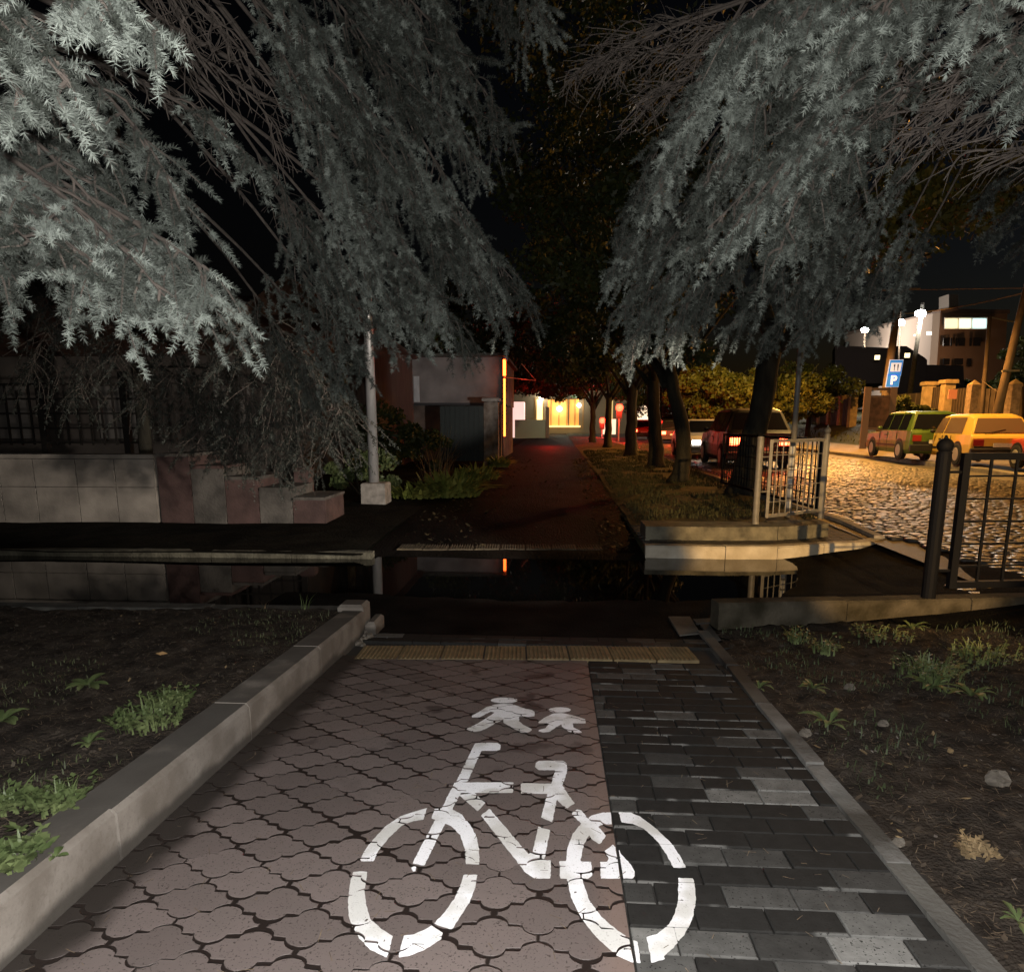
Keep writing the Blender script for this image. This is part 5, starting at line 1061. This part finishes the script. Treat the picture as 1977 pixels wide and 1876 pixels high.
    for sg in (-1, 1):
        for yw in (-h+.78, h-.72):
            t2 = MB(); R_ = .30 if style != 'suv' else .35; x_ = sg*(w2-.06)
            t2.tube([(x_-.09, yw, R_), (x_-.08, yw, R_), (x_+.08, yw, R_), (x_+.09, yw, R_)], [R_-.03, R_, R_, R_-.03], 24); wo = build(t2, 'wheel', M['rubber'], t_, smooth=False)
            t3 = MB(); xo = sg*(w2+.032); t3.tube([(xo-.01*sg, yw, R_), (xo+.004*sg, yw, R_)], [R_*.66, R_*.60], 20)
            rim = build(t3, 'wheel_rim', M['rim'], wo)
            mbk = MB(); mbk.tube([(sg*(w2-.02), yw, R_+.02), (sg*(w2+.004), yw, R_+.02)], R_+.055, 24); build(mbk, 'wheel_arch', M['black'], t_)
    t_['_o'] = [0., 0., 0.]; t_.location = tuple(map(float, loc)); t_.rotation_euler = (0, 0, -head); return t_
M['glass_b'] = mat('dusty_orange_glass', (.16, .10, .06), .25); M['tail_on'] = mat('tail_lamp_on', (.4, .02, .01), .4, emit=(1, .06, .02), es=30)
M['tail_off'] = mat('tail_lamp_off', (.30, .02, .015), .3); M['lens'] = mat('lamp_lens', (.5, .5, .48), .15); M['rim'] = mat('wheel_rim', (.42, .40, .36), .45, metal=.3)
ypos = atD(1862, 903, 19.6); gpos = atD(1757, 889, 21.8)
pG = mat('green_mottled_paint', (.06, .11, .015), .35, col2=(.12, .19, .03), scale=2.5, detail=3); pY = mat('yellow_paint', (.72, .46, .09), .3); pR = mat('red_car_paint', (.45, .05, .03), .3)
cy_ = car('parked_car', (ypos[0]+.75, ypos[1]+1.2, road_z(0, 20)+.14), radians(7.5), 3.98, 1.62, 1.42, pY, 'yellow hatchback parked behind the black fence', spare=True)
cg_ = car('parked_car', (gpos[0]+.75, gpos[1]+1.6, road_z(0, 20)+.16), radians(5), 3.9, 1.60, 1.52, pG, 'olive green estate car parked left of the yellow one', style='estate')
rpos = atD(2010, 920, 16.8); car('parked_car', (rpos[0]+1.05, rpos[1]+.3, road_z(0, 16)+.14), radians(8), 4.0, 1.65, 1.42, pR, 'red car only just showing at the right picture edge')
pD = mat('dark_car_paint', (.007, .005, .005), .45); pW = mat('white_car_paint', (.62, .60, .58), .35)
m1 = atD(1472, 866, 19.5); car('moving_car', (m1[0], m1[1]+2.2, .02), radians(2), 4.4, 1.85, 1.72, pD, 'dark car with glowing tail lamps seen behind the thick trunk', style='suv', lights=1)
m2 = atD(1285, 834, 44); car('moving_car', (m2[0]+.2, m2[1], .02), radians(0), 4.2, 1.75, 1.5, pD, 'far car with red tail lamps between two trunks', lights=1)
m3 = atD(1338, 880, 27); _c3 = car('moving_car', (m3[0]+.3, m3[1], .02), radians(180), 4.2, 1.7, 1.42, pW, 'pale car on the road right of the bent trunk')
for _o in _c3.children:
    if _o.name.startswith('headlight'): _o.data.materials[0] = m_em('headlight_on', (1, .95, .85), 14)
lamp('SPOT', (m3[0]+.3, m3[1]-2.6, .7), 500, (1, .95, .85), .1, (m3[0]-.3, m3[1]-12, -.2), 50, .6)
m4 = atD(1232, 832, 55); car('moving_car', (m4[0]+.2, m4[1], .02), radians(0), 4.2, 1.75, 1.5, pR, 'farthest red-lit car left of the straight trunk', lights=1)
lamp('POINT', (m1[0], m1[1]-1.0, .7), 14, (1, .05, .02), .3); lamp('POINT', (m2[0], m2[1]-3.2, .8), 120, (1, .05, .02), .3)
lamp('POINT', (7.6, 24, 1.2), 50, (1, .93, .85), .3)
# traffic lights
for (x, y, d, s, lb) in [(1196, 787, 48, .26, 'higher red traffic light glowing between trunks'), (1163, 812, 60, .26, 'lower red traffic light left of the higher one')]:
    p = atD(x, y, d); t_ = thing('traffic_light', (p[0], p[1], 0), lb, 'traffic light')
    mb = MB(); mb.tube([(p[0], p[1]+.1, 0), (p[0], p[1]+.1, p[2]+.3)], .06, 8); build(mb, 'signal_pole', M['galv'], t_)
    mb = MB(); mb.bevbox(p[0]-.2, p[0]+.2, p[1]+.02, p[1]+.25, p[2]-.75, p[2]+.3, .03); build(mb, 'signal_box', M['black'], t_)
    mb = MB(); mb.ball((p[0], p[1], p[2]), s, 14, 8, (1, .4, 1)); build(mb, 'red_lens', mat('red_signal', (1, .05, .02), .4, emit=(1, .05, .02), es=9), t_, smooth=True)
    lamp('POINT', (p[0], p[1]-.6, p[2]), 650, (1, .02, .01), .2)
for (x, y, d, c, w_, h_, lb) in [(1242, 800, 75, (1, .75, .5), 1.2, 4, 'pale lit shop strip far between trunks'), (1262, 790, 80, (.7, .9, 1), 1.4, 2.5, 'cool lit panel right of the straight trunk'), (1175, 835, 78, (1, .6, .4), 1.6, 3, 'orange lit strip far behind the red light')]:
    p = atD(x, y, d); t_ = thing('lit_billboard', (p[0], p[1], 0), lb, 'lit sign'); mb = MB(); mb.box(p[0]-w_/2, p[0]+w_/2, p[1], p[1]+.2, p[2]-h_/2, p[2]+h_/2); build(mb, 'sign_panel', m_em('lit_panel', c, 1.6), t_)
    mb = MB(); mb.bar((p[0], p[1]+.3, 0), (p[0], p[1]+.3, p[2]+h_/2), .2, .2, up=(0, 1, 0)); build(mb, 'sign_post', M['black'], t_)

# ================================================================== FENCE WITH PILLARS ACROSS THE ROAD
m_pil = mat('ochre_pillar', (.46, .36, .22), .85, .2, 4, .3, 20); m_dk = mat('dark_fence_sheet', (.05, .04, .035), .7, .3, 2)
pf = thing('pillar_fence', (24, 45, 1.2), 'long fence with ochre pillars and dark panels across the road', 'fence')
cols = [(1567, 788, 70), (1584, 784, 64), (1606, 764, 58), (1628, 762, 53), (1649, 757, 49), (1714, 752, 45), (1795, 737, 41), (1832, 733, 39), (1882, 735, 37), (1961, 733, 34), (2060, 725, 31)]
tops = []
for i, (x, y, d) in enumerate(cols):
    p = atD(x, y, d); w_ = (.2 if i < 2 else .24) if i not in (6, 7) else .27; mb = MB(); b0 = 1.0
    mb.box(p[0]-w_, p[0]+w_, p[1]-w_, p[1]+w_, b0-.3, p[2]-.22); build(mb, 'fence_pillar', m_pil if i < 8 and i != 5 else mat('pebbled_pillar', (.30, .24, .20), .9, .3, 6, .8, 20), pf)
    if i in (8, 9, 10): mb = MB(); mb.add([(p[0]-w_, p[1]-w_, p[2]-.21), (p[0]+w_, p[1]-w_, p[2]-.21), (p[0]+w_, p[1]+w_, p[2]-.21), (p[0]-w_, p[1]+w_, p[2]-.21), (p[0], p[1], p[2]+.05)], [(3,2,1,0),(0,1,4),(1,2,4),(2,3,4),(3,0,4)])
    else: mb = MB(); mb.bevbox(p[0]-w_-.1, p[0]+w_+.1, p[1]-w_-.1, p[1]+w_+.1, p[2]-.21, p[2], .04)
    build(mb, 'pillar_cap', m_pil, pf); tops.append(p)
for i in range(len(tops)-1):
    if i == 4: continue
    a, b = tops[i], tops[i+1]; d = (b-a)[:2]; d /= np.linalg.norm(d); mb = MB(); A2 = a[:2]+d*.5; B2 = b[:2]-d*.5; z = min(a[2], b[2])-.35
    mb.bar((*A2, .9+(z-.9)/2), (*B2, .9+(z-.9)/2), .06, z-.9); build(mb, 'fence_panel', m_dk, pf)
    mb = MB()
    for k in range(1, 5): q = A2+(B2-A2)*k/5-np.array([d[1], -d[0]])*-.05; mb.bar((q[0]-.0, q[1]-.08, .9), (q[0], q[1]-.08, z), .05, .05, up=(0, 1, 0))
    build(mb, 'panel_rib', mat('fence_rib', (.10, .08, .07), .7), pf)
# metal gate leaf standing nearer
g0 = atD(1666, 858, 33); g1 = atD(1716, 850, 33); mg = thing('metal_gate', g0, 'mauve-grey metal gate with ornate dark panel left of the signed pole', 'gate')
m_mv = mat('mauve_metal', (.13, .10, .12), .6); zt_ = atD(1670, 748, 33)[2]; zb_ = g0[2]
mb = MB()
for q in (g0, g1): mb.bar((q[0], q[1], zb_-.2), (q[0], q[1], zt_), .30, .1, up=(0, 1, 0))
for z in (zt_-.1, zt_-.45, zb_+.75): mb.bar((g0[0]+.15, g0[1], z), (g1[0]-.15, g1[1], z), .08, .12)
build(mb, 'gate_frame', m_mv, mg); mb = MB(); mb.box(g0[0]+.16, g1[0]-.16, g0[1]+.03, g0[1]+.06, zb_+.75, zt_-.45); build(mb, 'gate_panel', mat('dark_mauve', (.075, .045, .05), .7, .4, 4), mg)
p_ = atD(1836, 805-14, 38.4); mb = MB(); q_ = atD(1828, 760, 38.0); mb.box(q_[0]-.22, q_[0]+.22, q_[1]-.6, q_[1]-.55, q_[2]-.3, q_[2]+.2); tag(build(mb, 'gate_notice', mat('pink_notice', (.75, .35, .30), .6)), 'small pink notice board on the ochre pillar', 'sign')

# ================================================================== POLES, WIRES, SIGNS, LAMPS
def pole(name, p0, p1, r0, r1, m, label, cat='utility pole'):
    t_ = thing(name, p0, label, cat); mb = MB(); mb.tube([p0, np.array(p0)+(np.array(p1)-np.array(p0))*.5, p1], [r0, (r0+r1)/2, r1], 12); build(mb, 'pole_shaft', m, t_, smooth=True); return t_
m_pc = mat('pole_concrete', (.17, .13, .10), .85, .2, 2, .3, 10); m_lampw = mat('white_lamp', (1, 1, 1), .3, emit=(1, .93, .82), es=260)
a = atD(1700, 835, 36); b = atD(1738, 556, 36)
pA = pole('utility_pole', a, b, .24, .15, m_pc, 'thick concrete pole carrying the blue restaurant and parking signs')
mb = MB(); q = atD(1738, 560, 36); mb.bar(q+np.array([-.9, 0, 0]), q+np.array([1.0, 0, .05]), .08, .08); build(mb, 'cross_arm', M['steel_grey'], pA)
mb = MB(); u = (b-a)/np.linalg.norm(b-a)
for k in (0, 1): s = a+u*(.35+.55*k); mb.tube([s, s+u*.28], .30, 14)
build(mb, 'yellow_band', mat('yellow_band', (.65, .42, .08), .7), pA)
sgn = thing('road_sign', atD(1726, 720, 35.4), 'blue sign pair, restaurant over parking, on the thick pole', 'sign')
m_blue = mat('sign_blue', (.03, .22, .72), .5, emit=(.02, .18, .75), es=.5); m_sw = mat('sign_white', (.4, .45, .55), .5, emit=(.8, .88, 1), es=.5)  # emission stands in for light falling on the sign faces
c0 = atD(1727.5, 718, 35.4); c1 = atD(1725.5, 734, 35.4); ppm = 1330/35.4
def sq(cx, cy, w_, h_, y, m, nm, zoff=0, sk=.0): mb = MB(); mb.prism([(cx-w_/2+sk*-h_/2, y, cy-h_/2), (cx+w_/2+sk*-h_/2, y, cy-h_/2), (cx+w_/2+sk*h_/2, y, cy+h_/2), (cx-w_/2+sk*h_/2, y, cy+h_/2)], (0, .03, 0)); return build(mb, nm, m, sgn)
Y0 = c0[1]; cT = atD(1728, 710, 35.4); cB = atD(1725.5, 734.5, 35.4); sk_ = .07
sq(cT[0], cT[2], .68, .80, Y0, m_sw, 'sign_panel', sk=sk_); sq(cT[0], cT[2], .63, .75, Y0-.035, m_blue, 'blue_field', sk=sk_); sq(cT[0], cT[2]+.02, .50, .44, Y0-.07, m_sw, 'white_field', sk=sk_)
fk_ = mat('sign_pictogram', (.02, .015, .02), .6); mb = MB()
for k in (-1, 0, 1): mb.box(cT[0]-.09+k*.025-.006, cT[0]-.09+k*.025+.006, Y0-.09, Y0-.075, cT[2]+.09, cT[2]+.17)
mb.box(cT[0]-.12, cT[0]-.06, Y0-.09, Y0-.075, cT[2]+.06, cT[2]+.09); mb.box(cT[0]-.1, cT[0]-.08, Y0-.09, Y0-.075, cT[2]-.15, cT[2]+.06)
mb.box(cT[0]+.06, cT[0]+.11, Y0-.09, Y0-.075, cT[2], cT[2]+.17); mb.box(cT[0]+.07, cT[0]+.095, Y0-.09, Y0-.075, cT[2]-.15, cT[2]); build(mb, 'fork_and_knife', fk_, sgn)
sq(cB[0], cB[2]-.0, .66, .66, Y0, m_sw, 'sign_panel', sk=sk_); sq(cB[0], cB[2], .61, .61, Y0-.035, m_blue, 'blue_field', sk=sk_)
tc = bpy.data.curves.new('letter', 'FONT'); tc.body = 'P'; tc.size = .62; tc.extrude = .01; tc.offset = .018; tc.align_x = 'CENTER'; tc.align_y = 'CENTER'
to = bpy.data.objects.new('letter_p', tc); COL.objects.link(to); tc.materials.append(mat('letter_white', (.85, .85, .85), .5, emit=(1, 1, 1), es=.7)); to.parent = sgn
to.location = (cB[0]-sgn.location[0], Y0-.06-sgn.location[1], cB[2]+.0-sgn.location[2]); to.rotation_euler = (pi/2, 0, 0)
dg = bpy.context.evaluated_depsgraph_get(); me_ = bpy.data.meshes.new_from_object(to.evaluated_get(dg)); t2_ = bpy.data.objects.new('letter_p', me_); COL.objects.link(t2_); t2_.parent = sgn; t2_.location = to.location; t2_.rotation_euler = to.rotation_euler; bpy.data.objects.remove(to)
def lamp_pole(a, b, lx, ly, d, label, en, tk=.13, m=m_pc):
    t_ = pole('street_lamp', a, b, tk, tk*.7, m, label, 'street lamp'); p = atD(lx, ly, d); mb = MB(); mb.tube([p+np.array([.5, .1, -.25]), p+np.array([.15, 0, .08]), p], .04, 6); build(mb, 'lamp_arm', M['steel_grey'], t_)
    mb = MB(); mb.ball(p, .42, 16, 10, (1.1, 1, .7)); build(mb, 'lamp_head', m_lampw, t_, smooth=True); lamp('POINT', p-np.array([0, .5, .3]), en, (1, .86, .66), .2); return t_
lamp_pole(atD(1754, 775, 62), atD(1782, 585, 62), 1777, 605, 62, 'lit street lamp with the highest white glare', 2600, .22, M['concrete_dark'])
lamp_pole(atD(1735, 700, 70), atD(1739, 600, 70), 1737, 623, 68, 'lit lamp glaring just right of the signed pole', 1800, .1)
lamp_pole(atD(1668, 700, 90), atD(1670, 640, 90), 1670, 637, 88, 'leftmost lit lamp on the white building', 2500, .15)
c = atD(1893, 830, 33); dd_ = atD(1911, 612, 33); pB = pole('street_light_pole', c, dd_, .11, .08, m_pc, 'slim pole with short arm between the building and the leaning pole')
mb = MB(); mb.tube([dd_, atD(1960, 622, 33)], .04, 6); build(mb, 'pole_arm', M['steel_grey'], pB)
a = atD(1922, 812, 30); b = atD(1985, 540, 30); pC = pole('utility_pole', a, b, .19, .12, m_pc, 'leaning concrete pole at the right edge with tilted clamp')
mb = MB(); q = atD(1945, 717, 30); mb.bar(q+np.array([-.35, -.2, 0]), q+np.array([.35, -.2, .02]), .10, .08); build(mb, 'pole_clamp', M['steel_grey'], pC)
q = atD(2060, 200, 30)
def wire(name, pts, sag, label, r=.02):
    mb = MB(); out = []
    for a, b in zip(pts[:-1], pts[1:]):
        a = np.array(a); b = np.array(b)
        for k in range(11): u = k/10; out.append(a+(b-a)*u-np.array([0, 0, sag*4*u*(1-u)]))
    mb.tube(out, r, 5); tag(build(mb, name, mat('wire', (.25, .2, .17), .6)), label, 'wire')
wire('overhead_wire', [atD(1740, 606, 44), atD(1975, 566, 30)], .15, 'slack wire rising right to the leaning pole', .028)
wire('overhead_wire', [atD(1640, 555, 40), atD(1738, 560, 36), atD(1990, 556, 30)], .0, 'thin straight wire across the signed pole top', .016)
wire('overhead_wire', [atD(1800, 455, 26), atD(1990, 395, 18)], .0, 'wire passing the yellow tree at upper right', .015)
wire('overhead_wire', [atD(1895, 733, 33), atD(1935, 760, 30)], .05, 'short dark wire between the slim and leaning poles', .015)

# ================================================================== BUILDING ON THE HILL
hb2 = thing('office_building', (90, 130, 8), 'three-storey building on the hill with white lit side and three lit windows', 'building')
m_wb = mat('white_facade', (.50, .42, .36), .8, .05, .1); m_ob = mat('brown_facade', (.27, .17, .12), .8, .1, .2)
DB = 130.
def quadD(pts, m, name, th=(0, .5, 0), par=hb2):
    mb = MB(); mb.prism([atD(*p) for p in pts], th); return build(mb, name, m, par)
# corner at x=1816; right wing faces us, left wing recedes
quadD([(1816, 603, DB), (1945, 605, 138), (1935, 790, 138), (1803, 790, DB)], m_ob, 'brown_wall', (0, 3, 0))
quadD([(1640, 647, 190), (1815.6, 603, DB-.1), (1803, 790, DB-.1), (1640, 790, 190)], m_wb, 'white_wall', (-.6, 1.5, 0))
mb = MB(); mb.prism([atD(1636, 641, 190), atD(1816, 599, DB-.3), atD(1816, 603, DB-.3), atD(1636, 647, 190)], (0, 2, 0)); build(mb, 'roof_edge', mat('roof_edge', (.25, .2, .17), .8), hb2)
mb = MB(); mb.prism([atD(1816, 596, DB-.5), atD(1950, 598, 138-.5), atD(1950, 605, 138-.5), atD(1816, 603, DB-.5)], (0, 3, 0)); build(mb, 'roof_edge', mat('roof_edge', (.16, .11, .09), .8), hb2)
for (x0, x1, y0, y1, c, s) in [(1826, 1849, 615, 633, (1, .88, .55), 1.15), (1853, 1875, 615, 633, (1, .97, .66), 1.4), (1879, 1905, 615, 633, (.66, .95, .95), 1.25)]:
    wd_ = quadD([(x0-2, y0-2, DB-2.0), (x1+1.5, y0-2, DB-2.0), (x1+1, y1+2, DB-2.0), (x0-2, y1+2, DB-2.0)], M['white_paint'], 'lit_window', (0, .2, 0))
    mb = MB(); xm = (x0+x1)/2; mb.prism([atD(*p) for p in ((x0, y0, DB-2.3), (x1, y0, DB-2.3), (x1-.5, y1, DB-2.3), (x0-.5, y1, DB-2.3))], (0, .1, 0)); build(mb, 'window_pane', m_em('office_light', c, s), wd_, origin=tuple(hb2['_o']))
for (x0, y0, w_, h_) in [(1822, 652, 12, 16), (1836, 652, 3, 16), (1846, 652, 4, 16), (1852, 652, 12, 16), (1873, 652, 4, 16), (1880, 652, 14, 16), (1822, 692, 12, 12), (1844, 692, 16, 12), (1868, 692, 8, 12)]:
    quadD([(x0, y0, DB-2), (x0+w_, y0, DB-2), (x0+w_-1, y0+h_, DB-2), (x0-1, y0+h_, DB-2)], M['glass'], 'dark_window', (0, .2, 0))
for (x0, x1, y0, y1, s) in [(1703, 1718, 672, 682, 2.2), (1691, 1699, 672, 686, 3), (1672, 1690, 676, 688, 2.5), (1790, 1799, 640, 647, 1.8), (1765, 1777, 645, 649, 1.6)]:
    quadD([(x0, y0, DB-3+ (30 if x0 < 1750 else 0)), (x1, y0, DB-3+(30 if x0 < 1750 else 0)), (x1, y1, DB-3+(30 if x0 < 1750 else 0)), (x0, y1, DB-3+(30 if x0 < 1750 else 0))], m_em('facade_light', (1, .93, .7), s), 'lit_strip', (0, .2, 0))
quadD([(1832, 568, 150), (1850, 568, 150), (1850, 597, 150), (1832, 597, 150)], M['concrete'], 'roof_block', (0, 4, 0))
lamp('POINT', atD(1590, 655, 150), 24000, (1, .86, .74), .5); lamp('POINT', atD(1770, 650, 100), 900, (1, .86, .74), .5); lamp('POINT', atD(1870, 690, 113), 5200, (1, .55, .25), .5)
# dark roofs in front
m_rf = mat('dark_roofing', (.008, .006, .006), .95, spec=.1)
for (pts, lb) in [([(1612, 668), (1632, 668), (1632, 660), (1640, 660), (1640, 668), (1725, 672), (1725, 740), (1612, 740)], 'black house silhouette with chimney left of the signed pole'),
                  ([(1722, 668), (1750, 668), (1785, 690), (1790, 695), (1790, 790), (1715, 790)], 'black gabled house silhouette behind the signs'),
                  ([(1788, 704), (1860, 706), (1862, 745), (1890, 745), (1890, 790), (1786, 790)], 'black low house silhouette in front of the brown facade')]:
    p0 = atD(*pts[-1], 79); t_ = thing('dark_house', p0, lb, 'house'); mb = MB(); mb.prism([atD(x, y, 79) for x, y in pts], (2, 6, 0)); build(mb, 'house_wall', m_rf, t_)
p0 = atD(1616, 705, 90); 
for (x, y, lb) in [(1694, 690, 'small yellow lit window in the black house'), (1752, 686, 'tiny white lit window right of the pole')]:
    q = atD(x, y, 78); mb = MB(); mb.box(q[0]-.28, q[0]+.28, q[1], q[1]+.1, q[2]-.25, q[2]+.25); t_ = thing('lit_house_window', q, lb, 'window'); build(mb, 'window_pane', m_em('small_window', (1, .85, .5), 1.5), t_)
shrub('hill_tree', tuple(atD(1895, 770, 88)), (5, 2, 4.5), 3000, .35, M['leaf'], 701, 'dark tree in front of the brown facade', cat='tree')
shrub('hill_tree', tuple(atD(1650, 745, 86)), (8, 2, 4.0), 4000, .35, M['leaf'], 702, 'dark trees under the black houses', cat='tree')
shrub('hill_tree', tuple(atD(1740, 780, 84)), (6, 2, 4.0), 3000, .35, M['leaf'], 703, 'dark tree below the blue signs', cat='tree')
shrub('hill_tree', tuple(atD(1960, 700, 90)), (4, 2, 9.0), 3000, .35, M['leaf'], 704, 'tall dark tree right of the brown facade', cat='tree')
